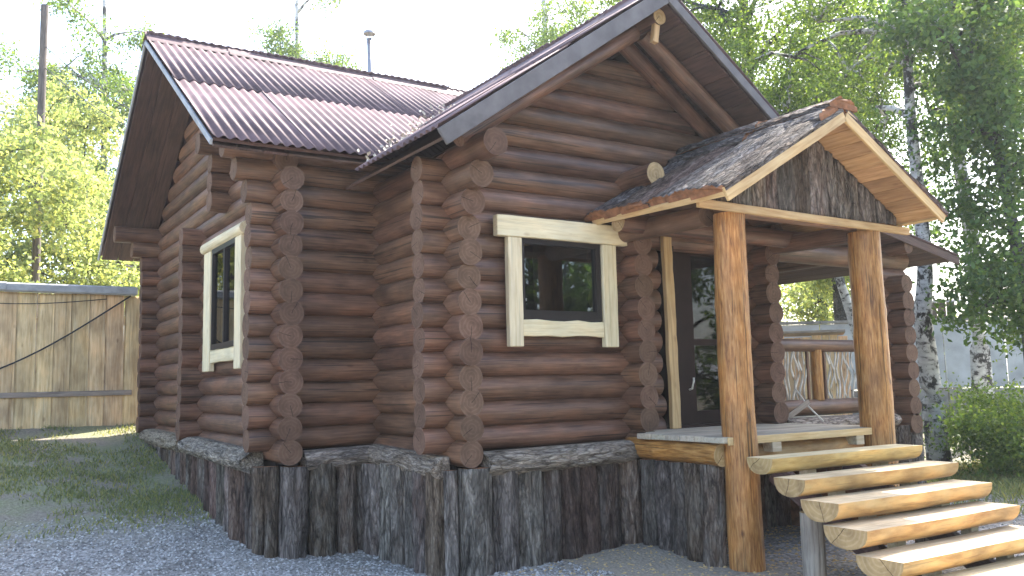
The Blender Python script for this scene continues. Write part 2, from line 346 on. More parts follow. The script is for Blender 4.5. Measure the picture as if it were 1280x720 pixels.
def slab(p0, p1, wdir, wd, depth, parent, name='bark_slab', mat='bark', amp=.012, top1=0, nx=11, flat=.5, inner='barkedge', ends=.0):
    """curved bark-covered slab from p0 to p1, bulging along x cross wdir; ends: ragged length"""
    p0, p1 = Vector(p0), Vector(p1); x = (p1-p0).normalized(); y = Vector(wdir); y = (y-x*y.dot(x)).normalized(); z = x.cross(y)
    mw = Matrix((x, y, z)).transposed().to_4x4(); mw.translation = p0; L_ = (p1-p0).length
    n = max(4, int(L_/.045)); sd_ = rnd.uniform(0, 200); verts = []; faces = []; idx = []
    for i in range(n+1):
        s = L_*i/n
        wv = wd*(1+.05*mnoise.noise(Vector((s*2, sd_, 0))))
        for a in range(nx+1):
            u = a/nx*2-1
            h = depth*math.sqrt(max(0, 1-(u*.96)**2))**flat
            rid = abs(mnoise.noise(Vector((s*2.6+sd_, u*wd*13+.7*mnoise.noise(Vector((s*6, u, sd_))), sd_))))
            d = amp*(1.1-2.6*rid) + amp*.5*mnoise.noise(Vector((s*9, u*wd*40, sd_)))
            e = 0
            if ends and i == n: e = ends*mnoise.noise(Vector((u*3, sd_, 5)))
            if top1 and i == n: e = top1*u*wd/2
            verts.append((s+e+(ends*mnoise.noise(Vector((u*3, sd_, 9))) if ends and i == 0 else 0), u*wv/2, h+d))
    W = nx+1
    for i in range(n):
        for a in range(nx):
            faces.append((i*W+a, i*W+a+1, (i+1)*W+a+1, (i+1)*W+a)); idx.append(0)
    # back and end faces
    k = len(verts); q = [0, nx, n*W+nx, n*W]
    verts += [(verts[c][0], verts[c][1], -.01) for c in q]
    for i in (0, n):
        r_ = [i*W+a for a in range(W)]; kk = k if i == 0 else k+3; k2 = k+1 if i == 0 else k+2
        faces.append(tuple([kk]+r_+[k2]) if i else tuple([k2]+r_[::-1]+[kk])); idx.append(1)
    faces.append((k, k+1, k+2, k+3)); idx.append(1)
    faces.append(tuple([k]+[k+3]+[i*W for i in range(n, -1, -1)])); idx.append(0)
    faces.append(tuple([k+2, k+1]+[i*W+nx for i in range(n+1)])); idx.append(0)
    me = pym(name, verts, faces, True, idx)
    for p in me.polygons[-5:]: p.use_smooth = False
    return put(name, me, mw, parent, (M[mat], M[inner]))

def tube_geo(pts, rad, sides=8, caps=True, base=0):
    verts = []; faces = []
    pts = [Vector(p) for p in pts]; n = len(pts)
    for i, p in enumerate(pts):
        d = (pts[min(i+1, n-1)]-pts[max(i-1, 0)]).normalized()
        u = d.orthogonal().normalized() if abs(d.z) > .99 else Vector((0, 0, 1)).cross(d).normalized()
        v = d.cross(u); r = rad[i] if hasattr(rad, '__len__') else rad
        for a in range(sides):
            t = 2*math.pi*a/sides; verts.append(p+u*r*math.cos(t)+v*r*math.sin(t))
    for i in range(n-1):
        for a in range(sides):
            b_ = (a+1) % sides
            faces.append((base+i*sides+a, base+i*sides+b_, base+(i+1)*sides+b_, base+(i+1)*sides+a))
    if caps:
        faces.append(tuple(base+a for a in range(sides-1, -1, -1))); faces.append(tuple(base+(n-1)*sides+a for a in range(sides)))
    return verts, faces
def tube(name, pts, rad, mat, parent=None, sides=8, smooth=True):
    o_ = Vector(pts[0]); v, f = tube_geo([Vector(p)-o_ for p in pts], rad, sides)
    me = pym(name, v, f, smooth)
    return put(name, me, Matrix.Translation(o_), parent, (M[mat],))
def boxes(name, bl, mat, parent):
    """several axis-aligned boxes ((x0,x1),(y0,y1),(z0,z1)) that make ONE part"""
    c = Vector((bl[0][0][0], bl[0][1][0], bl[0][2][0])); v = []; f = []
    for (x0, x1), (y0, y1), (z0, z1) in bl:
        k = len(v)
        v += [Vector((x, y, z))-c for z in (z0, z1) for x, y in ((x0, y0), (x1, y0), (x1, y1), (x0, y1))]
        f += [tuple(k+i for i in q) for q in ((3, 2, 1, 0), (4, 5, 6, 7), (0, 1, 5, 4), (1, 2, 6, 5), (2, 3, 7, 6), (3, 0, 4, 7))]
    return put(name, pym(name, v, f), Matrix.Translation(c), parent, (M[mat],))

# ------------------------------------------------------------------ ground
def G(x, y):
    t = max(0.0, min(y, 14.5)-7)
    r = .115*t+.0075*t*t
    k = max(0.0, min(1.0, (x-7)/4)); r *= 1-.6*k
    z = .09+r+.10*k*max(0, min(1, (y-3)/3))
    z += .03*mnoise.noise(Vector((x*.5, y*.5, 0)))+.012*mnoise.noise(Vector((x*2.3, y*2.3, 3)))
    # mound of spoil in the corner by the porch
    z += .07*math.exp(-((x-4.95)**2+(y-5.75)**2)/.22)
    z -= .10*max(0, min(1, (4.6-y)/3))
    return z
def axis(a, b, lo, hi, step, far):
    c = list(np.arange(lo, hi+1e-6, step)); s = step; x = hi
    while x < b: s *= 1.35; x += s; c.append(x)
    s = step; x = lo
    while x > a: s *= 1.35; x -= s; c.insert(0, x)
    return c
gx = axis(-900, 900, -3, 13, .16, 0); gy = axis(-900, 900, 2, 14.6, .16, 0)
gv = [(x, y, G(x, y)) for y in gy for x in gx]; nxg = len(gx)
gf = [(j*nxg+i, j*nxg+i+1, (j+1)*nxg+i+1, (j+1)*nxg+i) for j in range(len(gy)-1) for i in range(nxg-1)]
tag(put('ground', pym('ground', gv, gf, True), Matrix.Identity(4), None, (M['ground'],)), 'gravel, sand and patchy turf ground rising behind the cabin', None, None, 'structure')

def np_mesh(name, V, nper, F, mats, smooth=False):
    """V: (n*nper,3) vertices, F: faces per piece as list of index tuples of equal length"""
    n = len(V)//nper; F = np.array(F, dtype=np.int64); k = F.shape[1]
    idx = (F[None]+(np.arange(n)*nper)[:, None, None]).reshape(-1)
    nf = len(idx)//k; me = bpy.data.meshes.new(name)
    me.vertices.add(len(V)); me.vertices.foreach_set('co', V.astype(np.float32).ravel())
    me.loops.add(len(idx)); me.loops.foreach_set('vertex_index', idx.astype(np.int32))
    me.polygons.add(nf); me.polygons.foreach_set('loop_start', (np.arange(nf)*k).astype(np.int32))
    me.update(calc_edges=True); me.validate()
    for m in mats: me.materials.append(m)
    return me
R_ = np.random.RandomState(3)

# ------------------------------------------------------------------ cabin
P_ = .1935; LR = .1045
XR = [1.09+P_*i for i in range(30)]        # centre heights of the logs that run along X
YR = [.985+P_*i for i in range(30)]        # ... and of those that run along Y
MS, MRZ, MRY, MX0, MX1 = .622, 5.45, 10.1, 1.70, 9.74     # main roof: slope, ridge height, ridge y, ends
GS, GRZ, GRX, GY0 = .70, 4.90, 5.06, 5.35                 # front gable roof
main_z = lambda y: MRZ-MS*abs(y-MRY)
gab_z = lambda x: GRZ-GS*abs(x-GRX)
cabin = root('log_cabin', (4.0, 9.0, .2), 'dark brown round-log cabin with corrugated roof and two gables', 'cabin')
UND = .17                                                  # sheet top down to underside of roof boards
def jit(): return rnd.uniform(-.006, .006)
def xlog(y, i, x0, x1, **k):
    z = XR[i]+jit()*.5; yy = y+jit()
    return log((x0, yy, z), (x1, yy, z), LR+rnd.uniform(-.003, .004), cabin, **k)
def ylog(x, j, y0, y1, **k):
    z = YR[j]+jit()*.5; xx = x+jit()
    return log((xx, y0, z), (xx, y1, z), LR+rnd.uniform(-.003, .004), cabin, **k)
FX, FY = 3.365, 6.15       # front wing: left wall x, front wall y
IX, RX = 5.14, 6.81        # inner partition, right wall of the wing
LX, LY, LYB = 2.42, 7.53, 12.52   # left wing: gable wall x, front wall y, back wall y
e_ = .294
# front wall of the wing, with window and door openings, then the gable
for i in range(0, 19):
    z = XR[i]
    half = (GRZ-UND-.02-(z+.09))/GS
    if half < .12: break
    xl = max(FX-e_+jit()*2, GRX-half); xr = min(RX+.30, GRX+half)
    if 5 <= i <= 8:
        xlog(FY, i, FX-e_+jit()*2, 3.87); xlog(FY, i, 4.81, 5.50+jit()*3); xlog(FY, i, 6.56, RX+.28)
    elif i <= 8:
        xlog(FY, i, FX-e_+jit()*2, 5.50+jit()*3); xlog(FY, i, 6.56, RX+.28)
    else:
        sl_ = half < GRX-(FX-e_)
        xlog(FY, i, xl, xr, cut0=(1/GS if sl_ else 0)*.9, cut1=(-1/GS if sl_ else 0)*.9)
# left wall of the wing: upper logs step out under the eave
for j in range(0, 13):
    y0 = FY-e_+jit()*2
    if YR[j] > 2.85: y0 = {10: 5.78, 11: 5.64, 12: 5.44}.get(j, y0)
    ylog(FX, j, y0, 7.74)
for j in range(0, 19):                                      # partition behind the porch, ends showing
    if YR[j] < gab_z(IX)-UND-.1 and (j <= 12):
        ylog(IX, j, FY-e_+jit()*2 if j < 12 else 5.66, 6.55, end='honeyend' if j == 12 else 'logend')
for j in range(0, 13):                                      # right wall of the wing
    ylog(RX, j, FY-e_+jit()*2 if j < 10 else {10: 5.78, 11: 5.64, 12: 5.46}[j], 8.6)
# left wing front wall
for i in range(0, 14):
    x0 = LX-e_+jit()*2
    if i >= 11: x0 = {11: 2.09, 12: 2.0, 13: 1.90}[i]
    xlog(LY, i, x0, 3.62)
# left gable wall
for j in range(0, 24):
    z = YR[j]; half = (MRZ-UND-(z+.09))/MS
    if half < .15: break
    y0 = max(LY-e_+jit()*2, MRY-half); y1 = min(LYB+e_, MRY+half)
    if 5 <= j <= 10:
        ylog(LX, j, y0, 8.24); ylog(LX, j, 9.27, y1)
    elif z > main_z(LY)-UND-.16:
        ylog(LX, j, MRY-half, MRY+half, cut0=.9/MS, cut1=-.9/MS)
    else:
        ylog(LX, j, y0, y1)
for i in range(0, 12):                                      # partition ends showing in the gable wall
    xlog(MRY, i, LX-e_+jit()*2, 2.95)
for i in range(12, 16):                                     # short stubs under the purlin
    xlog(8.98, i, LX-e_+.02+(.0 if i < 15 else -.12), 2.85)
for i in range(0, 14):                                      # far corner
    xlog(LYB, i, LX-e_+jit()*2 if i < 12 else {12: 2.0, 13: 1.78}[i], 3.3)
# terrace corner column and beams
TX = 9.0
for i in range(0, 9): xlog(FY, i, TX-.30, TX+.28)
for j in range(0, 9): ylog(TX, j, FY-e_, FY+.34)
log((RX-.3, FY, 2.83), (TX+.34, FY, 2.83), .115, cabin, name='beam')
log((TX, FY-.34, 2.94), (TX, 9.2, 2.94), .075, cabin, name='beam')
log((TX, 8.6, 1.0), (TX, 8.6, 2.9), .11, cabin, name='terrace_post')
# roof sheets -------------------------------------------------------------------------------------------
PW, AMP = .094, .012
_sheets = {}
def sheet_mesh(wd, ln):
    key = (round(wd, 3), round(ln, 3))
    if key in _sheets: return _sheets[key]
    nu = max(6, int(round(wd/PW*8))); v = []; f = []
    for k, t in ((0, 0), (1, -.005)):
        for b_ in (0, .5, 1):
            for a in range(nu+1):
                u = wd*a/nu; v.append((u, ln*b_, AMP*math.cos(2*math.pi*u/PW)+t))
    W = nu+1
    for k in (0, 1):
        for b_ in (0, 1):
            for a in range(nu):
                q = (k*3*W+b_*W+a, k*3*W+b_*W+a+1, k*3*W+(b_+1)*W+a+1, k*3*W+(b_+1)*W+a)
                f.append(q if k == 0 else q[::-1])
    for a in range(nu): f.append((a+1, a, 3*W+a, 3*W+a+1)); f.append((2*W+a, 2*W+a+1, 5*W+a+1, 5*W+a))
    for b_ in (0, 1):
        f.append((b_*W, (b_+1)*W, 3*W+(b_+1)*W, 3*W+b_*W)); f.append(((b_+1)*W+nu, b_*W+nu, 3*W+b_*W+nu, 3*W+(b_+1)*W+nu))
    me = pym('roof_sheet', v, f, True); me.materials.append(M['sheet'])
    _sheets[key] = me
    return me
def slope_frame(p, along, up):
    x = Vector(along).normalized(); y = Vector(up).normalized(); z = x.cross(y); s = 1
    m = Matrix((x, y, z)).transposed().to_4x4(); m.translation = Vector(p); return m
def sheets(fr, width, length, parent, rows=2, clip=None, u0=0):
    cols = int(math.ceil(width/(9*PW))); ln = length/rows+.08
    for r in range(rows):
        for c in range(cols):
            u = c*9*PW; wd = min(10*PW, width-u)
            if wd < .05: continue
            dv = rnd.uniform(-.012, .012)
            mw = fr @ Matrix.Translation((u, r*length/rows-(.0 if r else 0)+dv, .007*r+.0045*(c % 2))) @ Matrix.Rotation(rnd.uniform(-.004, .004), 4, 'X')
            me = sheet_mesh(wd, ln)
            if clip:
                co, no = clip; inv = mw.inverted(); lc = inv @ Vector(co); lno = (inv.to_3x3() @ Vector(no)).normalized()
                corners = [Vector((a, b_, 0)) for a in (0, wd) for b_ in (0, ln)]
                s_ = [(q-lc).dot(lno) for q in corners]
                if min(s_) > 0: continue
                if max(s_) > 0:
                    bm = bmesh.new(); bm.from_mesh(me)
                    bmesh.ops.bisect_plane(bm, geom=bm.verts[:]+bm.edges[:]+bm.faces[:], plane_co=lc, plane_no=lno, clear_outer=True)
                    me = bpy.data.meshes.new('roof_sheet'); bm.to_mesh(me); bm.free()
                    if not len(me.polygons): continue
                    for p in me.polygons: p.use_smooth = True
                    me.materials.append(M['sheet']) if not len(me.materials) else None
            put('roof_sheet', me, mw, parent)
mq = math.sqrt(1+MS*MS); gq = math.sqrt(1+GS*GS)
XT = 6.95                                   # from here on the main roof runs down over the terrace
# valley plane between main roof and gable roof (vertical plane through the valley line)
def valley(sign):
    # gable slope left: z = GRZ - GS*(GRX-x); main: z = MRZ - MS*(MRY-y)  ->  y = MRY-(MRZ-z)/MS
    y_at = lambda x: MRY-(MRZ-gab_z(x))/MS
    x0, x1 = (2.85, GRX) if sign < 0 else (7.27, GRX)
    a = Vector((x0, y_at(x0), 0)); b_ = Vector((x1, y_at(x1), 0)); d = (b_-a).normalized()
    nrm = Vector((-d.y, d.x, 0));  nrm = nrm if nrm.y > 0 else -nrm
    return a+nrm*.10, nrm
FE = 7.05
fr = slope_frame((MX0, FE, main_z(FE)-AMP), (1, 0, 0), (0, 1, MS)); sheets(fr, MX1-MX0, (MRY-FE)*mq, cabin)
TS, TXE, TZE, TY0 = .19, 9.95, 2.90, 5.80       # low shed roof over the terrace, falling to the right
ter_z = lambda x: TZE+TS*(TXE-x)
fr = slope_frame((TXE, TY0, TZE), (0, 1, 0), (-1, 0, TS)); sheets(fr, 3.4, (TXE-6.9)*math.sqrt(1+TS*TS), cabin, rows=2)
fr = slope_frame((MX1, 13.35, main_z(13.35)-AMP), (-1, 0, 0), (0, -1, MS)); sheets(fr, MX1-MX0, (13.35-MRY)*mq, cabin)
EXL, EXR = 2.85, 7.27
fr = slope_frame((EXL, 9.5, gab_z(EXL)-AMP), (0, -1, 0), (1, 0, GS)); sheets(fr, 9.5-GY0, (GRX-EXL)*gq, cabin, clip=valley(-1))
fr = slope_frame((EXR, GY0, gab_z(EXR)-AMP), (0, 1, 0), (-1, 0, GS)); sheets(fr, 9.5-GY0, (EXR-GRX)*gq, cabin, clip=valley(1))
# ridge caps: overlapping bent tiles
def ridge(p0, p1, side, slope, n, drop=.16):
    p0, p1 = Vector(p0), Vector(p1); d = (p1-p0).normalized(); L_ = (p1-p0).length/n
    sdv = Vector(side).normalized()
    for k in range(n):
        v = []; f = []; m = 10
        for s_ in (0, .5, 1):
            for a in range(m+1):
                t = a/m*2-1; hgt = -abs(t)*drop*slope*1.0+.03*(1-abs(t))+.012*math.cos(t*16)
                rr = 1.0+(.05 if s_ == 0 else 0)
                v.append(d*(L_*1.06*s_)+sdv*(t*drop*rr)+Vector((0, 0, hgt*rr+.012+rnd.uniform(-.004, .004))))
        for s_ in (0, 1):
            for a in range(m): f.append((s_*(m+1)+a, s_*(m+1)+a+1, (s_+1)*(m+1)+a+1, (s_+1)*(m+1)+a))
        put('ridge_cap', pym('ridge_cap', v, f, True), Matrix.Translation(p0+d*L_*k+Vector((0, 0, .006*(k % 2)))), cabin, (M['sheet_edge'],))
ridge((MX0-.01, MRY, MRZ), (MX1, MRY, MRZ), (0, 1, 0), MS, 9)
ridge((GRX, GY0-.01, GRZ), (GRX, 9.15, GRZ), (1, 0, 0), GS, 5)
# roof boarding (underside) and edge boards
def deck(fr, width, length, name, mat, nb, direction='u', z=-.10, th=.022):
    """boards under a slope: direction 'u' runs along the eave, 'v' up the slope"""
    for k in range(nb):
        if direction == 'u':
            a = length*(k+.5)/nb; p0 = fr @ Vector((0, a, z)); p1 = fr @ Vector((width, a, z)); wdv = fr.to_3x3() @ Vector((0, 1, 0)); wd = length/nb-.006
        else:
            a = width*(k+.5)/nb; p0 = fr @ Vector((a, 0, z)); p1 = fr @ Vector((a, length, z)); wdv = fr.to_3x3() @ Vector((1, 0, 0)); wd = width/nb-.006
        board(name, p0, p1, wdv, wd, th, mat, cabin, bev=.003)
frMF = slope_frame((MX0+.03, FE+.04, main_z(FE+.04)-AMP), (1, 0, 0), (0, 1, MS))
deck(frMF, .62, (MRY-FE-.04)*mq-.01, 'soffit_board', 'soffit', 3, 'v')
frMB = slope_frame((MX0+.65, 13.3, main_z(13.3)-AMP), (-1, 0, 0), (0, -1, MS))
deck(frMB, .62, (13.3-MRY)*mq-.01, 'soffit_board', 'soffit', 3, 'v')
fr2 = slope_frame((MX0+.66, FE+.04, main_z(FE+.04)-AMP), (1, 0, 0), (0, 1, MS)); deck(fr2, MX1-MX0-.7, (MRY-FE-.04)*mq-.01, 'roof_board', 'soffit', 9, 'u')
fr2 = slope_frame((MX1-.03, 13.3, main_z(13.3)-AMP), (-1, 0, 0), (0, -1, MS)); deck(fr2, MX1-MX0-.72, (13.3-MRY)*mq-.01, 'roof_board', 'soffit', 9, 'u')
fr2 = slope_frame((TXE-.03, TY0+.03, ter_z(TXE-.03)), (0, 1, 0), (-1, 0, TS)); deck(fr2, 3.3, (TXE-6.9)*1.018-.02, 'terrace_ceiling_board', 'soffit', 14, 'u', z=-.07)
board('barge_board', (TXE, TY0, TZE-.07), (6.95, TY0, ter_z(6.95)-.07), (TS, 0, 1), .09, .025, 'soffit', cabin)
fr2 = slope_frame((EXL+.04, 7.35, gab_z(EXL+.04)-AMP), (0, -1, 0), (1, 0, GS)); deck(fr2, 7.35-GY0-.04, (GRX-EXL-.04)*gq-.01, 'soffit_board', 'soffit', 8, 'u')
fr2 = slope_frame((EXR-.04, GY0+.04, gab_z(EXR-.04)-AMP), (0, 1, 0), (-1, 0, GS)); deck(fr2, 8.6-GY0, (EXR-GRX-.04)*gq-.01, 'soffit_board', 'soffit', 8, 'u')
# battens that carry the sheets, barge boards
for k in range(5):
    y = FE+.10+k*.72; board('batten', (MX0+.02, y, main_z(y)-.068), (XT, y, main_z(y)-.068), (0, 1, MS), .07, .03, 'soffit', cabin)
for y0, nm in ((FE, 1), (13.35, -1)):
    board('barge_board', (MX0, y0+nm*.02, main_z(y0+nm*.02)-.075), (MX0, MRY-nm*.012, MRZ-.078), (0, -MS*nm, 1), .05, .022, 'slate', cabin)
board('barge_board', (EXL+.02, GY0, gab_z(EXL+.02)-.115), (GRX-.013, GY0, GRZ-.117), (-GS, 0, 1), .13, .026, 'fascia', cabin)
board('barge_board', (EXR-.02, GY0, gab_z(EXR-.02)-.10), (GRX+.013, GY0, GRZ-.10), (GS, 0, 1), .085, .026, 'fascia', cabin)
# rafters and ridge purlin in the front gable
log((GRX+.05, 5.72, GRZ-.32), (6.95, 5.72, gab_z(6.95)-.22), .075, cabin, name='rafter', mat='log')
log((GRX+.05, 6.00, GRZ-.30), (6.95, 6.00, gab_z(6.95)-.22), .075, cabin, name='rafter', mat='log')
log((GRX-.05, 5.72, GRZ-.32), (3.2, 5.72, gab_z(3.2)-.22), .07, cabin, name='rafter', mat='log')
log((GRX+.02, 5.46, GRZ-.25), (GRX+.02, 8.0, GRZ-.25), .07, cabin, name='purlin', end='honeyend')
board('brace', (GRX+.03, 5.50, GRZ-.20), (GRX-.02, 5.50, GRZ-.48), (1, 0, 0), .06, .05, 'tan', cabin)
# bark half logs on the plinth and vertical bark slabs below
def sillog(p0, p1, wdir, hgt=.13, dep=.13):
    return slab(p1, p0, wdir, hgt, dep, cabin, 'sill_bark_log', 'barksill', .016, nx=14, flat=.8, ends=.05, inner='barksill')
sillog((5.10, 6.00, .915), (3.50, 6.00, .895), (0, 0, 1), .19, .19)
sillog((3.30, 7.40, .915), (2.56, 7.40, .90), (0, 0, 1), .17, .16)
sillog((3.25, 6.02, .88), (3.25, 7.34, .92), (0, 0, 1), .17, .14)
sillog((2.30, 7.62, .89), (2.30, 9.98, .93), (0, 0, 1), .19, .19)
sillog((2.30, 10.24, .92), (2.30, 12.4, .94), (0, 0, 1), .19, .17)
sillog((TX-.3, 5.99, 1.04), (RX+.15, 5.99, 1.04), (0, 0, 1), .14, .14)
def clad(pts, parent, ztop=.86, wmin=.15, wmax=.26, lab=None):
    """bark slabs standing side by side along a plan line (outside on the left of travel -> wdir x z)"""
    for (ax, ay), (bx, by) in zip(pts[:-1], pts[1:]):
        a, b_ = Vector((ax, ay, 0)), Vector((bx, by, 0)); d = (b_-a); L_ = d.length; d.normalize(); s = 0
        while s < L_-.02:
            wd = rnd.uniform(wmin, wmax); wd = min(wd, L_-s)
            if L_-s-wd < .07: wd = L_-s
            c = a+d*(s+wd/2); zb = G(c.x, c.y)-.06
            t = rnd.uniform(-.012, .012)
            slab((c.x+t*d.x, c.y+t*d.y, zb), (c.x-t*d.x, c.y-t*d.y, ztop+rnd.uniform(-.012, .012)), d, wd*.95, wd*.42+rnd.uniform(.0, .03), parent, 'bark_slab', 'bark', .016, nx=16, flat=1.15)
            s += wd
clad([(5.08, 5.97), (3.30, 5.97)], cabin, .875)
clad([(3.30, 5.97), (3.22, 6.05), (3.22, 7.36)], cabin, .865)
clad([(3.22, 7.36), (2.36, 7.36)], cabin, .87)
clad([(2.36, 7.36), (2.28, 7.44), (2.28, 12.45)], cabin, .86)
clad([(TX+.2, 6.0), (RX-.2, 6.0)], cabin, .98)
clad([(RX-.2, 6.0), (5.2, 6.0)], cabin, .86)
boxes('plinth_backing', [((2.36, 8.9), (7.45, 12.4), (-.2, .93)), ((3.31, 6.7), (6.06, 7.6), (-.2, .92))], 'inside', cabin)  # near-black box added to shade the gaps between bark slabs
# windows ------------------------------------------------------------------------------------------------
def sash(name, bl): return boxes(name, bl, 'frame', cabin)
yf = 5.985
b0 = .052
win = sash('window', [((3.925, 4.755), (yf, yf+.06), (2.03, 2.03+b0)), ((3.925, 4.755), (yf, yf+.06), (2.705-b0*.8, 2.705)),
                      ((3.925, 3.925+b0*.7), (yf+.001, yf+.059), (2.03+b0, 2.705-b0*.8)), ((4.755-b0, 4.755), (yf+.001, yf+.059), (2.03+b0, 2.705-b0*.8)),
                      ((3.96, 4.704), (yf+.012, yf+.05), (2.03+b0, 2.03+b0+.03))])
tag(win, 'small dark framed window beside the porch')
boxes('pane', [((3.95, 4.72), (yf+.028, yf+.034), (2.07, 2.69))], 'glass', win)
board('head_board', (3.684, 5.985, 2.792), (5.045, 5.985, 2.792), (0, 0, 1), .172, .07, 'pale', win, .006, .002)
board('jamb_board', (3.858, 5.99, 1.808), (3.858, 5.99, 2.704), (1, 0, 0), .135, .06, 'pale', win, .006, .0015)
board('jamb_board', (4.842, 5.99, 1.808), (4.842, 5.99, 2.704), (1, 0, 0), .150, .06, 'pale', win, .006, .0015)
board('bottom_board', (3.927, 6.0, 1.962), (4.766, 6.0, 1.962), (0, 0, 1), .13, .05, 'pale', win, .006, .008)
xf = 2.236
w2 = sash('window', [((xf, xf+.06), (8.30, 9.20), (1.92, 1.975)), ((xf, xf+.06), (8.30, 9.20), (2.90, 2.95)), ((xf+.001, xf+.059), (8.30, 8.33), (1.975, 2.90)),
                     ((xf+.001, xf+.059), (9.17, 9.20), (1.975, 2.90)), ((xf+.001, xf+.059), (8.705, 8.745), (1.975, 2.90))])
tag(w2, 'two-light window in the left gable wall')
boxes('pane', [((xf+.028, xf+.034), (8.33, 8.70), (1.96, 2.91))], 'glass', w2); boxes('pane', [((xf+.027, xf+.033), (8.74, 9.17), (1.96, 2.91))], 'glass', w2)
log((2.265, 8.06, 3.005), (2.265, 9.58, 3.005), .062, w2, name='head_board', mat='pale', end='pale')
cabin_head = None
board('jamb_board', (2.26, 8.215, 1.705), (2.26, 8.215, 2.944), (0, 1, 0), .20, .06, 'pale', w2, .006, .002)
board('jamb_board', (2.26, 9.375, 1.705), (2.26, 9.375, 2.944), (0, 1, 0), .26, .06, 'pale', w2, .006, .002)
board('bottom_board', (2.268, 8.317, 1.855), (2.268, 9.243, 1.855), (0, 0, 1), .13, .05, 'pale', w2, .006, .006)
# curtain behind the left window
cv = []; cf = []; m_ = 60
for k in (0, 1):
    for a in range(m_+1):
        t = a/m_; yy = 8.80+.40*t-(.06*k*t); cv.append((2.318+.012*math.sin(t*34)+.01*math.sin(t*13), yy, 3.0 if k == 0 else 1.8))
for a in range(m_): cf.append((a, a+1, m_+2+a, m_+1+a))
put('curtain', pym('curtain', cv, cf, True), Matrix.Identity(4), w2, (M['curtain'],))
# near-black open-fronted liners added behind the glass so the rooms read dark
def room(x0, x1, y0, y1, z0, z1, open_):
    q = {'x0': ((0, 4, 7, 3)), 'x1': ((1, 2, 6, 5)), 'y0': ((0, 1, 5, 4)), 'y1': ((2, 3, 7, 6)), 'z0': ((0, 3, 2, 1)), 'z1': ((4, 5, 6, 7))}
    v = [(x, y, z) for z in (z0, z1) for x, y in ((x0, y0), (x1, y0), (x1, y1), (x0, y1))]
    put('dark_liner', pym('dark_liner', v, [f for k, f in q.items() if k != open_]), Matrix.Identity(4), cabin, (M['inside'],))
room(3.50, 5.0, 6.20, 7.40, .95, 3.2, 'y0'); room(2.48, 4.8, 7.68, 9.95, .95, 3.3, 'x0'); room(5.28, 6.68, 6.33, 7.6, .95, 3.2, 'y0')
# door ---------------------------------------------------------------------------------------------------
yd = 6.14
door = boxes('door', [((5.70, 5.98), (yd, yd+.05), (1.10, 2.80)), ((6.42, 6.54), (yd, yd+.05), (1.10, 2.80)), ((5.98, 6.42), (yd+.001, yd+.049), (2.70, 2.80)),
                      ((5.98, 6.42), (yd+.001, yd+.049), (1.84, 1.90)), ((5.98, 6.42), (yd+.001, yd+.049), (1.10, 1.22))], 'door', cabin)
tag(door, 'dark brown glazed entrance door')
boxes('pane', [((5.96, 6.44), (yd+.02, yd+.026), (1.89, 2.72))], 'glass', door); boxes('pane', [((5.96, 6.44), (yd+.02, yd+.026), (1.20, 1.85))], 'glass', door)
tube('handle', [(5.89, yd-.005, 1.42), (5.88, yd-.05, 1.43), (5.90, yd-.055, 1.50), (5.905, yd-.05, 1.53)], .010, 'twig', door, 8)
boxes('threshold', [((5.66, 6.56), (6.06, 6.2), (1.065, 1.098))], 'door', door)
board('frame_board', (5.600, 6.03, 1.075), (5.570, 6.03, 2.90), (1, 0, 0), .105, .05, 'tan', door, .005, .005)
board('frame_board', (6.575, 6.04, 1.075), (6.575, 6.04, 2.90), (1, 0, 0), .09, .05, 'door', door)
boxes('frame_head', [((5.66, 6.53), (6.06, 6.2), (2.80, 2.92))], 'door', door)
boxes('jamb_lining', [((5.645, 5.698), (6.07, 6.2), (1.10, 2.80)), ((6.541, 6.56), (6.07, 6.2), (1.10, 2.80))], 'door', door)

# ------------------------------------------------------------------ entrance porch
porch = root('entrance_porch', (5.95, 5.3, .1), 'small gabled entrance porch with bark shingles on honey coloured posts', 'porch')
PRX, PRZ, PS, PY0, PY1 = 5.93, 3.63, .563, 4.30, 6.03
pz = lambda x: PRZ-PS*abs(x-PRX); pq = math.sqrt(1+PS*PS); PEL, PER = 4.56, 7.20
def post(x0, y0, z0, x1, y1, z1, r, name='post'):
    n = 16; sd_ = rnd.uniform(0, 90); S = 22; verts = []; faces = []; idx = []
    mw = frame_from((x0, y0, z0), (x1, y1, z1)); L_ = (Vector((x1, y1, z1))-Vector((x0, y0, z0))).length
    kn = [(rnd.uniform(.1, .9)*L_, rnd.uniform(0, 6.28), rnd.uniform(.006, .014)) for _ in range(13)]
    n = 44
    for i in range(n+1):
        s = L_*i/n
        ox, oy = .018*mnoise.noise(Vector((s*.9, sd_, 0))), .018*mnoise.noise(Vector((s*.9, sd_, 7)))
        for a in range(S):
            t = 2*math.pi*a/S; q = r*(1.04-.08*i/n)+.008*mnoise.noise(Vector((s*2.5+sd_, math.cos(t)*1.5, math.sin(t)*1.5)))
            for ks, kt, kh in kn:
                da = (t-kt+math.pi) % (2*math.pi)-math.pi; q += kh*math.exp(-((s-ks)**2/.0022+(da*r)**2/.0012))
            verts.append((s, ox+q*math.cos(t), oy+q*math.sin(t)))
    for i in range(n):
        for a in range(S): b_ = (a+1) % S; faces.append((i*S+a, i*S+b_, (i+1)*S+b_, (i+1)*S+a)); idx.append(0)
    k = len(verts); verts += verts[n*S:]; faces.append(tuple(range(k, k+S))); idx.append(1)
    return put(name, pym(name, verts, faces, True, idx), mw, porch, (M['honey'], M['honeyend']))
post(5.125, 4.80, -.05, 5.095, 4.80, 2.79, .128)
post(6.81, 4.80, -.05, 6.775, 4.80, 2.77, .142)
log((5.2, 4.84, 2.84), (6.7, 4.84, 2.84), .055, porch, name='cross_beam', mat='log')
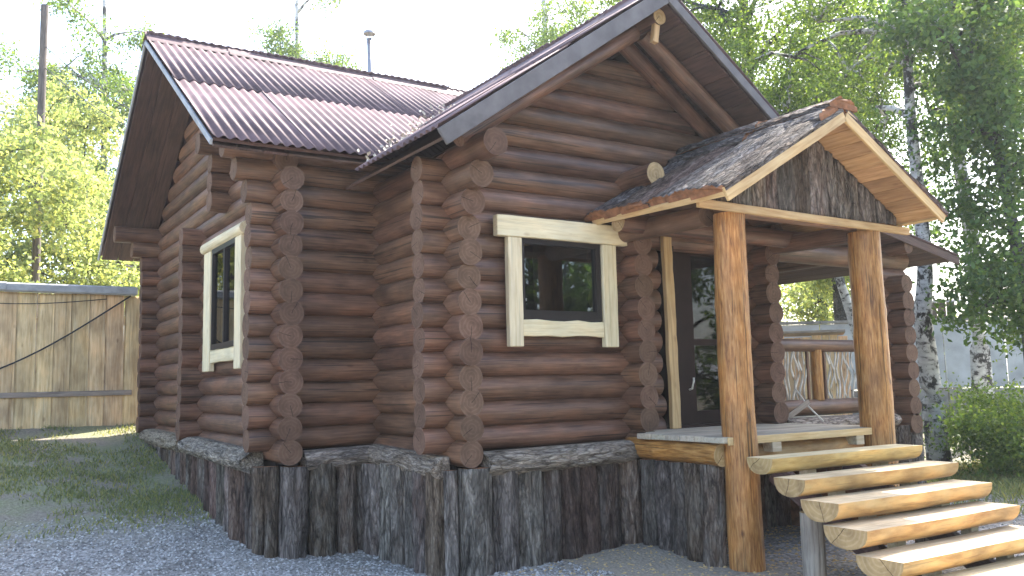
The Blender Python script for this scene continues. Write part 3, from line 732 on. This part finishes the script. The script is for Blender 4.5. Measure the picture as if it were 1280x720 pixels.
log((5.02, 4.95, 2.80), (5.02, 6.0, 2.82), .085, porch, name='side_beam', mat='log')  # side beams take the dark log stain to carry the eave shadow
log((6.84, 4.96, 2.79), (6.84, 6.0, 2.81), .085, porch, name='side_beam', mat='log')
log((4.70, 5.66, 2.845), (7.15, 5.66, 2.845), .085, porch, name='cross_beam', mat='log', end='honeyend')
log((5.93, 4.78, 3.40), (5.93, 6.0, 3.42), .06, porch, name='ridge_pole', mat='honey', end='honeyend')
board('tie_board', (4.64, 4.665, 2.815), (7.24, 4.665, 2.795), (0, 0, 1), .065, .035, 'tan', porch)
board('rake_board', (PEL-.01, PY0, pz(PEL-.01)-.055), (PRX-.012, PY0, PRZ-.055), (-PS, 0, 1), .105, .024, 'tan', porch, .003)
board('rake_board', (PER+.01, PY0, pz(PER+.01)-.055), (PRX+.012, PY0, PRZ-.055), (PS, 0, 1), .105, .024, 'tan', porch, .003)
for sgn, xe, tp in ((-1, PEL, .085), (1, PER, 0)):
    n = 9; ex = lambda y: xe+tp*(y-PY0)
    for k in range(n):
        xa = lambda y: PRX+sgn*abs(PRX-ex(y))*(k+.5)/n
        ya, yb = PY0+.014, PY1-.03
        board('ceiling_board', (xa(ya), ya, pz(xa(ya))-.048), (xa(yb), yb, pz(xa(yb))-.048), (sgn, 0, -PS), abs(PRX-ex(yb))*pq/n-.003, .02, 'ceiling', porch, .003)
    xa, xb = ex(ya)-sgn*.005, ex(yb)-sgn*.005
    board('eave_board', (xa, ya, pz(xa)-.045), (xb, yb, pz(xb)-.045), (sgn, 0, -PS), .035, .05, 'tan', porch)
    nb = 6; wy = (PY1-PY0+.02)/nb
    for k in range(nb):
        yc = PY0+.005+wy*(k+.5); lift = .012*(k % 2); ov = rnd.uniform(.0, .05); xo = ex(yc)+sgn*ov
        a = Vector((xo, yc, pz(xo)-.018+lift)); b_ = Vector((PRX+sgn*.02, yc, PRZ-.018+lift))
        slab(a, b_, (0, -sgn, 0), wy*1.14, .055, porch, 'bark_shingle', 'barkroof', .016, nx=14, flat=.9, ends=.035)
slab((PRX-.06, PY0-.03, PRZ+.035), (PRX-.05, 5.30, PRZ+.03), (-1, 0, -.25), .34, .06, porch, 'ridge_bark', 'barkroof', .014, nx=14, flat=.8, ends=.03) if False else None
for ya, yb, dz in ((PY0-.02, 5.15, .0), (5.05, PY1, .02)):
    slab((PRX-.02, yb, PRZ+.0+dz), (PRX-.02, ya, PRZ+.0+dz), (1, 0, 0), .34, .075, porch, 'ridge_bark', 'barkroof', .012, nx=14, flat=1.3, ends=.03)
    slab((PRX-.20, yb, PRZ-.085+dz), (PRX-.21, ya+.02, PRZ-.085+dz), (1, 0, PS), .24, .045, porch, 'ridge_bark', 'barkroof', .012, nx=12, flat=.9, ends=.04)
# bark boarding in the gable
x = 4.80
while x < 7.08:
    wd = min(rnd.uniform(.11, .24), 7.10-x); xc = x+wd/2; top = pz(xc)-.075
    if top-2.84 > .03:
        slab((xc, 4.72, 2.84), (xc, 4.72, top), (-1, 0, 0), wd*1.02, .05, porch, 'gable_bark_slab', 'bark', .011, top1=PS*(1 if xc > PRX else -1), nx=10)
    x += wd
# platform
for k in range(8):
    y = 4.78+.165*k+.08
    board('deck_board', (4.93+rnd.uniform(-.03, .01) + (.0 if k < 6 else .18), y, 1.05), (6.95+rnd.uniform(-.02, .02), y, 1.05), (0, 1, 0), .160, .045, 'deck', porch, .004)
for k in range(7):
    y = 6.30+.17*k; board('terrace_board', (RX+.12, y, 1.04), (TX-.1, y, 1.04), (0, 1, 0), .163, .04, 'deck', porch, .004)
log((4.985, 4.87, .935), (5.02, 5.98, .945), .088, porch, name='platform_log', mat='honey', end='honeyend')
log((5.2, 4.93, .93), (6.85, 4.93, .93), .085, porch, name='platform_log', mat='stepside', end='honeyend')
log((6.86, 4.93, .93), (6.86, 5.95, .93), .085, porch, name='platform_log', mat='honey', end='honeyend')
clad([(5.03, 4.92), (5.05, 5.94)], porch, .86, .15, .2)
clad([(6.93, 5.94), (6.95, 4.95)], porch, .86, .15, .2)  # right-side slabs added to keep light out from under the deck
board('edge_board', (4.95, 4.768, 1.043), (6.96, 4.768, 1.043), (0, 0, 1), .058, .022, 'tan', porch, .003)
for bx in (5.42, 6.45): boxes('block', [((bx, bx+.10), (4.76, 4.86), (.94, 1.026))], 'steptop', porch)

# ------------------------------------------------------------------ stair of split logs
stair = root('split_log_stair', (5.7, 3.7, .1), 'pale stair of split half-log treads leading up to the porch', 'stair')
def halflog(x0, x1, yfront, ztop, wd, hgt):
    n = 16; S = 12; sd_ = rnd.uniform(0, 99); v = []; f = []; idx = []
    L_ = x1-x0
    for i in range(n+1):
        s = L_*i/n; k = 1+.07*mnoise.noise(Vector((s*1.6, sd_, 0))); dz = .006*mnoise.noise(Vector((s*2, sd_, 3)))
        sk = .03*(1 if i == 0 else 0)
        for a in range(S+1):
            t = math.pi*a/S; c_, s_ = math.cos(t), math.sin(t)
            q = 1+.035*mnoise.noise(Vector((s*2.2+sd_, c_*1.5, s_*1.5)))
            v.append((s, wd/2*c_*k*q, -hgt*(s_**.8)*k*q+dz*s_))
    W = S+1
    for i in range(n):
        for a in range(S): f.append((i*W+a, (i+1)*W+a, (i+1)*W+a+1, i*W+a+1)); idx.append(0)
    k = len(v)
    for i in range(n+1): v += [v[i*W], v[i*W+S]]
    for i in range(n): f.append((k+2*i, k+2*i+1, k+2*i+3, k+2*i+2)); idx.append(1)
    k = len(v); v += v[:W]; f.append(tuple(range(k, k+W))); idx.append(2)
    k2 = len(v); v += v[n*W:n*W+W]; f.append(tuple(range(k2+W-1, k2-1, -1))); idx.append(2)
    me = pym('tread', v, f, True, idx)
    for p in me.polygons:
        if p.material_index: p.use_smooth = False
    mw = Matrix.Translation((x0, yfront+wd/2, ztop)) @ Matrix.Rotation(rnd.uniform(-.006, .006), 4, 'Z')
    return put('tread', me, mw, stair, (M['stepside'], M['steptop'], M['honeyend']))
ST = [(4.80, 6.53, 4.22, .955, .24, .115), (4.83, 6.63, 3.98, .828, .27, .125), (4.85, 6.63, 3.74, .695, .31, .135), (4.83, 6.60, 3.53, .552, .33, .135), (4.82, 6.62, 3.29, .40, .33, .13), (4.84, 6.60, 3.05, .255, .33, .13)]
for a in ST: halflog(*a)
for sx_ in (5.36, 6.22):
    board('stringer', (sx_, 4.70, .80), (sx_, 3.02, -.20), (0, .5, 1), .16, .07, 'soffit', stair)
    for (x0, x1, y, z, wd, h) in ST[:-1]:
        boxes('block', [((sx_-.045, sx_+.045), (y+.13, y+.21), (z-h-.10, z-h*.55))], 'steptop', stair)
log((4.97, 4.06, -.05), (4.97, 4.06, .60), .078, stair, name='stair_post', mat='fencegrey', end='honeyend')
log((6.3, 4.10, -.05), (6.3, 4.10, .62), .075, stair, name='stair_post', mat='fencegrey', end='honeyend')

# ------------------------------------------------------------------ terrace balustrade
bal = root('terrace_balustrade', (7.9, FY, 1.1), 'log balustrade filled with white crooked twigs right of the door', 'railing')
log((RX-.02, FY, 1.845), (TX-.1, FY, 1.845), .066, bal, name='top_rail', mat='log')
log((RX+.02, FY, 1.20), (TX-.1, FY, 1.20), .085, bal, name='bottom_rail', mat='log')
log((7.74, FY, 1.27), (7.74, FY, 1.80), .062, bal, name='baluster_post', mat='honey', end='honeyend')
board('side_strip', (7.60, FY, 1.27), (7.60, FY, 1.79), (1, 0, 0), .03, .03, 'log', bal)
board('side_strip', (7.87, FY, 1.27), (7.87, FY, 1.79), (1, 0, 0), .03, .03, 'log', bal)
x = 7.05
while x < 8.85:
    if not (7.58 < x < 7.90):
        ph, amp_ = rnd.uniform(0, 6), rnd.uniform(.012, .03)
        tube('twig_baluster', [(x+amp_*math.sin(ph+k*1.05), FY+.01*math.sin(ph*2+k), 1.27+.065*k) for k in range(9)], rnd.uniform(.008, .012), 'twig', bal, 6)
    x += rnd.uniform(.045, .075)
log((7.1, FY-.14, 1.745), (8.8, FY-.13, 1.75), .010, bal, name='cross_twig', mat='twig', end='twig', sides=6) if False else None
tag(board('loose_plank', (7.02, 5.99, 1.10), (7.32, 5.93, 1.27), (0, 0, 1), .055, .022, 'fencegrey', None), 'short grey plank propped on the porch floor under the balustrade', 'plank')
tag(tube('leaning_stick', [(7.36, 5.80, 1.072), (7.33, 5.95, 1.22), (7.28, 6.06, 1.40)], .009, 'twig', None, 6), 'thin pale stick leaning on the balustrade bottom rail', 'stick')

# ------------------------------------------------------------------ chimney pipe
ch = root('chimney_pipe', (4.62, 10.6, 5.1), 'thin metal flue pipe with rain cap behind the roof ridge', 'chimney')
tube('pipe', [(4.62, 10.6, 4.9), (4.60, 10.6, 6.18)], .036, 'metal', ch, 12)
cvx, cfx = tube_geo([(0, 0, 0), (0, 0, .03), (0, 0, .09)], [.085, .08, .01], 14)
put('rain_cap', pym('rain_cap', cvx, cfx), Matrix.Translation((4.60, 10.6, 6.24)), ch, (M['metal'],))
for a in (0, 2.1, 4.2): tube('cap_strut', [(4.60+.04*math.cos(a), 10.6+.04*math.sin(a), 6.1), (4.60+.06*math.cos(a), 10.6+.06*math.sin(a), 6.25)], .006, 'metal', ch, 5)

# ------------------------------------------------------------------ left fence
fence = root('slab_fence', (1.0, 13.25, 1.1), 'tall tan slab-board fence with grey sheet coping left of the cabin', 'fence')
FYY = 13.25; x = -2.6
while x < 2.35:
    wd = rnd.uniform(.17, .25); xc = x+wd/2; zb = G(xc, FYY)-.05
    slab((xc, FYY-.03, zb), (xc+rnd.uniform(-.01, .01), FYY-.03, 2.86+rnd.uniform(-.02, .02)), (-1, 0, 0), wd*1.02, .025, fence, 'fence_board', 'fence', .0015, nx=6, inner='fence', flat=1)
    x += wd
board('rail', (-2.6, FYY-.07, 1.50), (2.15, FYY-.07, 1.515), (0, 0, 1), .07, .03, 'fencegrey', fence)
board('rail', (-2.6, FYY+.03, 2.5), (2.3, FYY+.03, 2.5), (0, 0, 1), .08, .05, 'fencegrey', fence)
for k in range(3):
    board('coping', (-2.6+1.58*k, FYY-.02, 2.925+.006*(k % 2)), (-2.6+1.58*(k+1)+.05, FYY-.02, 2.925+.006*(k % 2)), (0, 1, .06), .26+.01*(k % 2), .12, 'slate', fence, .02)
tag(tube('fence_cable', [(-.55+2.65*t, FYY-.12, 1.55+1.30*t-.28*math.sin(math.pi*t)*(1-.3*t)) for t in np.linspace(0, 1, 18)], .012, 'cable', None, 6), 'black cable drooping across the tan slab fence', 'cable')
tag(tube('thin_wire', [(-.6+2.4*t, FYY-.10, 2.80-.10*math.sin(math.pi*t)) for t in np.linspace(0, 1, 14)], .006, 'cable', None, 5), 'thin wire sagging just below the fence coping', 'wire')

# ------------------------------------------------------------------ pole and wires behind the fence
pole = root('utility_pole', (1.22, 17.3, 1.2), 'straight dark wooden pole rising above the left trees', 'pole')
log((1.22, 17.3, 1.0), (1.20, 17.3, 8.5), .07, pole, name='shaft', mat='pole', end='pole', taper=.1)
for k, (z0, z1) in enumerate(((7.75, 5.15), (7.35, 4.95))):
    tag(tube('overhead_wire', [(1.22+(3.3-1.22)*t, 17.3-(17.3-12.9)*t, z0+(z1-z0)*t-.30*math.sin(math.pi*t)) for t in np.linspace(0, 1, 16)], .008, 'cable', None, 5), ('upper' if k == 0 else 'lower')+' of two wires running from the dark pole to the cabin roof', 'wire', 'wires from the pole')

# ------------------------------------------------------------------ trees
def rotm(n, tilt):
    """n random leaf frames: axis direction a, normal b"""
    a = R_.normal(size=(n, 3)); a[:, 2] -= tilt; a /= np.linalg.norm(a, axis=1)[:, None]
    b_ = R_.normal(size=(n, 3)); b_[:, 2] += .9; b_ -= (b_*a).sum(1)[:, None]*a; b_ /= np.linalg.norm(b_, axis=1)[:, None]+1e-9
    return a, b_, np.cross(a, b_)
def leaves(P, size, tilt=.4, aspect=.62):
    n = len(P); a, b_, c = rotm(n, tilt); s = size*R_.uniform(.65, 1.25, n)[:, None]
    V = np.empty((n, 4, 3))
    V[:, 0] = P; V[:, 1] = P+a*s*.5+c*s*aspect*.5+b_*s*.08; V[:, 2] = P+a*s; V[:, 3] = P+a*s*.5-c*s*aspect*.5+b_*s*.08
    return V.reshape(-1, 3)
def tree(name, label, path, r0, blobs, nl, leaf, lmat, tmat='trunk', group=None, droop=.4, limbs=True, seed=0, cat='tree', r1=.3, spread=.075):
    global R_
    R_ = np.random.RandomState(seed); rg = random.Random(seed)
    base = Vector(path[0]); t = root(name, base, label, cat, group)
    # smooth path
    P = [Vector(p) for p in path]; pts = []; n = len(P)
    for i in range(n-1):
        for k in range(4):
            u = k/4; p0, p1, p2, p3 = P[max(i-1, 0)], P[i], P[i+1], P[min(i+2, n-1)]
            pts.append(.5*((2*p1)+(p2-p0)*u+(2*p0-5*p1+4*p2-p3)*u*u+(3*p1-p0-3*p2+p3)*u**3))
    pts.append(P[-1]); m = len(pts)
    rad = [r0*((1-(1-r1)*i/(m-1))+(.35*math.exp(-i*1.3))) for i in range(m)]
    tv, tf = tube_geo([p-base for p in pts], rad, 12)
    put('trunk', pym('trunk', tv, tf, True), Matrix.Translation(base), t, (M[tmat],))
    LP = []; lv, lf = [], []
    W = sum(b_[6] for b_ in blobs)
    for (cx, cy, cz, rx, ry, rz, wt) in blobs:
        c = Vector((cx, cy, cz)); near = min(pts, key=lambda q: (q-c).length+max(0, q.z-c.z)*2)
        src = near
        if limbs:
            mid = (src+c)/2+Vector((rg.uniform(-.2, .2), rg.uniform(-.2, .2), .15*(c-src).length))
            d_ = (c-src).length
            a_, b_ = tube_geo([src-base, (src+mid)/2-base+Vector((0, 0, .05)), mid-base, c-base], [r0*.36, r0*.28, r0*.2, .012], 6, base=len(lv)); lv += a_; lf += b_
        ntw = max(4, int(nl*wt/W/16))
        # sub limbs inside the blob: twigs gather round them
        nsub = max(3, int(ntw/26)); subs = []
        for k in range(nsub):
            dv = np.array([rg.gauss(0, 1) for _ in range(3)]); dv /= np.linalg.norm(dv)
            q = np.array([cx, cy, cz])+dv*np.array([rx, ry, rz])*rg.uniform(.45, 1.0)
            subs.append(q)
            if limbs:
                qv = Vector(q); a_, b_ = tube_geo([c-base, (c+qv)/2-base+Vector((0, 0, .08)), qv-base], [r0*.13+.008, r0*.08+.006, .005], 5, base=len(lv)); lv += a_; lf += b_
        subs = np.array(subs); pick = R_.randint(0, nsub, ntw)
        st = subs[pick]+R_.normal(size=(ntw, 3))*np.array([rx, ry, rz])*.23
        dr = R_.normal(size=(ntw, 3)); dr[:, 2] = dr[:, 2]*.5-droop; dr /= np.linalg.norm(dr, axis=1)[:, None]
        ln = R_.uniform(.25, .75, ntw)
        u = R_.uniform(0, 1, (ntw, 16))
        pp = st[:, None]+dr[:, None]*(u*ln[:, None])[:, :, None]+R_.normal(size=(ntw, 16, 3))*spread
        LP.append(pp.reshape(-1, 3))
    if lv: put('limbs', pym('limbs', lv, lf, True), Matrix.Translation(base), t, (M[tmat],))['kind'] = 'stuff'
    LPa = np.concatenate(LP); V = leaves(LPa, leaf, droop)-np.array(base)
    put('crown', np_mesh('crown', V, 4, [(0, 1, 2, 3)], [M[lmat]]), Matrix.Translation(base), t)
    return t
def rb(c, r, n, sx, sy, sz, seed, w=1):
    """n blobs scattered in an ellipsoid"""
    g = random.Random(seed); out = []
    for _ in range(n):
        while True:
            d = [g.uniform(-1, 1) for _ in range(3)]
            if sum(q*q for q in d) < 1: break
        k = g.uniform(.7, 1.2)*r
        out.append((c[0]+d[0]*sx, c[1]+d[1]*sy, c[2]+d[2]*sz, k, k, k*.75, w*k*k))
    return out
# right side
BIRCH1 = [(11.40, 7.12, .10), (11.33, 7.12, .95), (11.22, 7.08, 1.75), (11.14, 7.05, 2.3), (11.08, 6.93, 3.0), (10.98, 6.88, 3.9), (10.86, 6.84, 5.0), (10.75, 6.75, 6.6), (10.7, 6.8, 9.5)]
tree('birch_tree', 'leaning white birch just right of the terrace corner', BIRCH1, .16,
     rb((11.6, 7.4, 7.4), .85, 22, 2.6, 1.8, 3.3, 11), 40000, .060, 'leaf1', 'birch', 'birches right of the cabin', .3, seed=11, r1=.25)
tree('birch_tree', 'second birch farther back, in front of the grey panels', [(17.2, 9.75, .6), (17.05, 9.65, 2.0), (16.8, 9.5, 4.2), (16.6, 9.6, 7.0), (16.7, 9.8, 11.5)], .22,
     rb((16.8, 9.8, 8.6), 1.2, 14, 2.4, 2.2, 3.4, 12), 36000, .075, 'leaf1', 'birch', 'birches right of the cabin', .3, seed=12)
tree('maple_tree', 'dark leafy tree at the right edge of the picture', [(11.75, 5.95, .1), (11.8, 6.0, 1.6), (11.85, 6.1, 3.2), (11.7, 6.3, 5.5), (11.6, 6.5, 8.5)], .12,
     [(11.2, 6.2, 2.75, .55, .5, .35, .9), (10.9, 6.05, 2.35, .40, .4, .25, .5), (11.6, 6.0, 2.3, .5, .5, .35, .8), (11.4, 6.25, 3.5, .7, .6, .5, 1.2), (11.9, 6.0, 3.2, .6, .6, .5, 1.1),
      (11.9, 6.2, 4.2, .8, .7, .6, 1.5), (11.1, 6.1, 4.6, .7, .7, .5, 1.2), (11.5, 6.2, 5.3, .9, .8, .6, 1.8), (10.5, 6.0, 5.6, .7, .7, .5, 1.2), (12.3, 6.2, 5.4, .8, .8, .7, 1.5), (11.3, 6.4, 6.6, 1., .9, .7, 1.9)],
     22000, .085, 'leaf2', 'trunk', None, .35, seed=13)
tree('aspen_tree', 'dense green tree rising behind the right slope of the front gable', [(13.2, 11.6, .7), (13.25, 11.7, 3.0), (13.3, 11.8, 6.0), (13.5, 12.0, 9.5), (13.6, 12.2, 13)], .19,
     rb((13.5, 11.7, 8.4), 1.15, 28, 3.2, 2.4, 3.5, 14), 66000, .075, 'leaf1', 'trunk', 'trees behind the cabin', .2, seed=14)
tree('aspen_tree', 'mid green tree above the porch roof between the birches', [(17.5, 13.2, .8), (17.6, 13.2, 3.5), (17.5, 13.4, 7), (17.6, 13.5, 12)], .2,
     rb((17.3, 12.8, 8.0), 1.3, 16, 2.8, 2.4, 3.6, 15), 32000, .085, 'leaf2', 'trunk', 'trees behind the cabin', .2, seed=15)
tree('leaning_tree', 'leaning slim trunk seen through the terrace opening', [(13.35, 9.35, .6), (13.0, 9.48, 2.34), (12.5, 9.6, 3.9), (12.1, 9.9, 6.0)], .11,
     rb((12.2, 10.0, 6.6), .7, 5, .8, .8, 1.0, 16), 7000, .07, 'leaf1', 'birch', None, .5, seed=16)
tree('lilac_bush', 'low leafy green bush at the foot of the right birch', [(11.6, 6.25, .1), (11.6, 6.28, .45), (11.6, 6.3, .9)], .03,
     [(11.35, 6.2, .45, .40, .4, .25, 1), (11.75, 6.3, .62, .45, .4, .3, 1.1), (12.2, 6.5, .75, .5, .45, .35, 1.2), (11.1, 6.35, .75, .3, .3, .25, .6), (12.0, 6.9, .9, .6, .5, .4, 1.3)], 13000, .055, 'leaf1', 'trunk', None, .05, seed=17, cat='bush', limbs=False)
tree('garden_tree', 'sunlit yellow-green tree glimpsed through the terrace opening', [(19.5, 15.2, .8), (19.5, 15.2, 3), (19.6, 15.3, 6)], .15,
     rb((19.2, 15.0, 3.6), 1.0, 10, 2.6, 2.2, 1.6, 18), 17000, .10, 'leaf3', 'trunk', None, .3, seed=18)
# left side
tree('garden_shrub', 'sunlit yellow-green shrub mass above the fence beside the left eave', [(2.5, 20.5, 1.2), (2.5, 20.6, 3), (2.4, 20.6, 5)], .10,
     rb((2.0, 20.6, 5.0), 1.1, 18, 2.4, 1.4, 2.5, 19), 44000, .095, 'leaf3', 'trunk', None, .3, seed=19, cat='shrub')
tree('garden_shrub', 'pale sunlit shrub at the far left above the fence', [(.2, 16.6, 1.2), (.2, 16.6, 3), (.3, 16.6, 5)], .10,
     rb((.0, 16.6, 4.4), .8, 14, 1.5, .9, 2.0, 20), 24000, .095, 'leaf3', 'trunk', None, .3, seed=20, cat='shrub')
tree('birch_tree', 'tall hazy birch left of the cabin gable', [(3.4, 27, 1.2), (3.5, 27, 5), (3.5, 27, 9), (3.4, 27.2, 14)], .16,
     rb((3.1, 27.0, 9.6), 1.15, 20, 2.4, 1.8, 3.8, 21), 34000, .095, 'leaf1', 'birch', 'birches behind the left wing', .7, seed=21)
tree('birch_tree', 'distant birch top showing above the main roof ridge', [(9.3, 27, 1.2), (9.3, 27, 6), (9.2, 27, 11), (9.2, 27.2, 16)], .15,
     rb((9.3, 27.0, 12.6), .9, 8, 1.3, 1.2, 2.6, 22), 12000, .095, 'leaf1', 'birch', 'birches behind the left wing', .7, seed=22)
tree('birch_tree', 'drooping birch top left of the front gable peak', [(14.6, 20.5, 1.2), (14.6, 20.5, 6), (14.5, 20.5, 11), (14.4, 20.5, 16)], .15,
     rb((14.9, 20.2, 12.0), .8, 9, 1.4, 1.2, 2.6, 23), 13000, .085, 'leaf1', 'birch', 'birches behind the left wing', .9, seed=23)
# trees in front of the house, behind the viewpoint: unseen; for pane reflections, the last pair added to cut sky light
for k, (x, y) in enumerate(((20, -2.5), (20.5, -9), (12.2, -6.2), (5.5, -10.5), (26, -3), (-.5, -9.5), (9.0, -11.5))):
    tree('garden_tree', 'broad unseen tree facing the cabin front, for pane reflections and shade', [(x, y, 0), (x, y, 2), (x+.1, y, 4.5), (x, y, 7.5)], .2,
         rb((x, y, 4.2), 1.3, 24, 2.6, 2.2, 3.4, 30+k), (14000 if k else 6000), .19, 'leaf2' if k else 'leaf3', 'trunk', 'trees facing the cabin front', .4, seed=30+k)

# ------------------------------------------------------------------ things at the back right
gw = root('panel_wall', (18.5, 11.5, .8), 'light grey panelled yard wall behind the right birches', 'wall')
a, b_ = Vector((14.8, 13.2, 0)), Vector((22.5, 8.1, 0)); d = (b_-a).normalized(); nrm_ = Vector((d.y, -d.x, 0))
for k in range(7):
    p = a+d*(1.32*k); q = a+d*(1.32*k+1.29)
    board('panel', p+Vector((0, 0, 1.95)), q+Vector((0, 0, 1.95)), (0, 0, 1), 1.42, .05, 'greywall', gw)
    board('base_slab', p+Vector((0, 0, .85))-nrm_*0, q+Vector((0, 0, .85)), (0, 0, 1), .72, .12, 'concrete', gw)
    board('coping', p+Vector((0, 0, 2.70)), q+Vector((0, 0, 2.70)), (0, 0, 1), .06, .14, 'concrete', gw)
fb = root('plank_fence', (14.5, 11.5, .7), 'weathered plank fence with dark coping seen through the terrace', 'fence')
a, b_ = Vector((10.5, 15.4, 0)), Vector((15.0, 11.2, 0)); d = (b_-a).normalized(); L_ = (b_-a).length; s = 0
while s < L_-.1:
    wd = rnd.uniform(.14, .2); p = a+d*(s+wd/2)
    board('plank', p+Vector((0, 0, .5)), p+Vector((0, 0, 2.34+rnd.uniform(-.03, .03))), d, wd-.012, .025, 'fence', fb, .003); s += wd
board('coping', a+Vector((0, 0, 2.40)), b_+Vector((0, 0, 2.40)), (d.y, -d.x, .2), .28, .05, 'fencegrey', fb)
for k in range(2):
    pr = a+d*(5.0+1.4*k)
    pass
sh = root('garden_shed', (20.5, 13.2, .9), 'small dark plank shed behind the grey wall', 'shed')
for k in range(9):
    p = Vector((19.6+.18*k, 13.6-.13*k, 0)); board('plank', p+Vector((0, 0, .8)), p+Vector((0, 0, 3.35)), (.8, -.6, 0), .2, .03, 'pole', sh, .003)
board('roof', (19.4, 13.75, 3.42), (21.4, 12.3, 3.42), (.55, .8, .2), 1.2, .05, 'slate', sh)

# ------------------------------------------------------------------ loose ground cover
def inside_house(x, y):
    return (x > 2.2 and y > 7.3) or (3.15 < x < 9.3 and y > 5.9)
R_ = np.random.RandomState(5)
def scatter(n, x0, x1, y0, y1, keep):
    out = []
    while len(out) < n:
        x, y = R_.uniform(x0, x1), R_.uniform(y0, y1)
        if not inside_house(x, y) and keep(x, y): out.append((x, y, G(x, y)))
    return np.array(out)
def stones(P, smin, smax):
    n = len(P); o_ = np.array([(1, 0, 0), (0, 1, 0), (-1, 0, 0), (0, -1, 0), (0, 0, .7), (0, 0, -.5)])
    s = R_.uniform(smin, smax, n)**1.0; V = o_[None]*s[:, None, None]*R_.uniform(.6, 1.3, (n, 6, 1))
    t = R_.uniform(0, 6.28, n); c_, s_ = np.cos(t), np.sin(t)
    X = V[:, :, 0]*c_[:, None]-V[:, :, 1]*s_[:, None]; Y = V[:, :, 0]*s_[:, None]+V[:, :, 1]*c_[:, None]
    V = np.stack([X, Y, V[:, :, 2]], -1)+P[:, None]; return V.reshape(-1, 3)
OCT = [(0, 1, 4), (1, 2, 4), (2, 3, 4), (3, 0, 4), (1, 0, 5), (2, 1, 5), (3, 2, 5), (0, 3, 5)]
m, N, L, b = mk('gravel_stone'); ge = N.new('ShaderNodeNewGeometry')
L.new(ramp(N, L, ge.outputs['Random Per Island'], [(0, (.13, .125, .115)), (.5, (.31, .30, .28)), (1, (.54, .52, .49))]), b.inputs['Base Color']); b.inputs['Roughness'].default_value = .9; M['stone'] = m
g1 = scatter(15000, -.5, 4.2, 4.8, 9.4, lambda x, y: R_.rand() < (1 if y < 8.3 else (9.4-y)/1.1))
g2 = scatter(5000, 6.9, 12, 2.5, 6.6, lambda x, y: R_.rand() < (1 if x < 9 else (12-x)/3))
tag(put('gravel', np_mesh('gravel', stones(np.concatenate([g1, g2]), .006, .020), 6, OCT, [M['stone']]), Matrix.Identity(4)), 'grey crushed stone strewn over the yard', None, None, 'stuff')
g3 = scatter(1500, 3.2, 7.2, 4.2, 6.1, lambda x, y: True)
tag(put('wood_chips', np_mesh('wood_chips', stones(g3, .006, .018)*1.0, 6, OCT, [M['chip']]), Matrix.Identity(4)), 'pale wood chips and sawdust below the front wall', None, None, 'stuff')
def blades(P, h):
    n = len(P); t = R_.uniform(0, 6.28, n); s = R_.uniform(.5, 1.3, n)*h; w_ = .0045+.004*R_.rand(n)
    dx = np.stack([np.cos(t), np.sin(t), 0*t], -1); lean = R_.normal(size=(n, 3))*.35; lean[:, 2] = 1
    V = np.empty((n, 4, 3)); V[:, 0] = P-dx*w_[:, None]; V[:, 1] = P+dx*w_[:, None]
    V[:, 2] = P+lean*s[:, None]*.6+dx*w_[:, None]*.7; V[:, 3] = P+lean*s[:, None]+lean*[1, 1, 0]*s[:, None]*.3
    return V.reshape(-1, 3)
def patch(x, y):
    v = .5+.5*mnoise.noise(Vector((x*.9, y*.9, 2)))+.3*mnoise.noise(Vector((x*2.7, y*2.7, 4)))
    return R_.rand() < max(0, min(1, (v-.28)*2.2))*(1 if y > 9.4 else max(.0, (y-8.5)/.9))
gr = scatter(36000, -4, 2.25, 8.5, 13.3, patch)
gr2 = scatter(9000, 8.5, 14, 4.5, 9.5, lambda x, y: R_.rand() < min(1, (x-8.5)/2))
tag(put('grass', np_mesh('grass', np.concatenate([blades(gr, .038), blades(gr2, .10)]), 4, [(0, 1, 2, 3)], [M['grass']]), Matrix.Identity(4)), 'short patchy grass on the slope by the fence', None, None, 'stuff')


# leaf litter caught in the roof valley
R_ = np.random.RandomState(9); pv = []
for _ in range(170):
    x = R_.uniform(2.95, 5.0); y = MRY-(MRZ-gab_z(x))/MS-abs(R_.normal())*.16*(1 if R_.rand() < .5 else -.9)
    z = max(main_z(y), gab_z(x))+.004; pv.append((x, y, z))
M['litter'] = plain('dry_leaf', (.52, .47, .38), .8, .2, var=.3, sc=40)
tag(put('leaf_litter', np_mesh('leaf_litter', leaves(np.array(pv), .05, .0), 4, [(0, 1, 2, 3)], [M['litter']]), Matrix.Identity(4)), 'pale dry leaves caught in the roof valley', None, None, 'stuff')

# ------------------------------------------------------------------ thin haze volume added to imitate lens veiling glare
m = bpy.data.materials.new('glare_haze'); m.use_nodes = True; N = m.node_tree.nodes; N.clear()
pv = N.new('ShaderNodeVolumePrincipled'); pv.inputs['Color'].default_value = (.88, .93, 1.0, 1); pv.inputs['Density'].default_value = .0010; pv.inputs['Anisotropy'].default_value = .35
mo = N.new('ShaderNodeOutputMaterial'); m.node_tree.links.new(pv.outputs[0], mo.inputs['Volume']); M['haze'] = m
tag(boxes('haze', [((-1400, 1400), (-1400, 1400), (-3, 18.5))], 'haze', None), 'thin haze volume added over the yard to imitate lens glare', None, None, 'stuff')
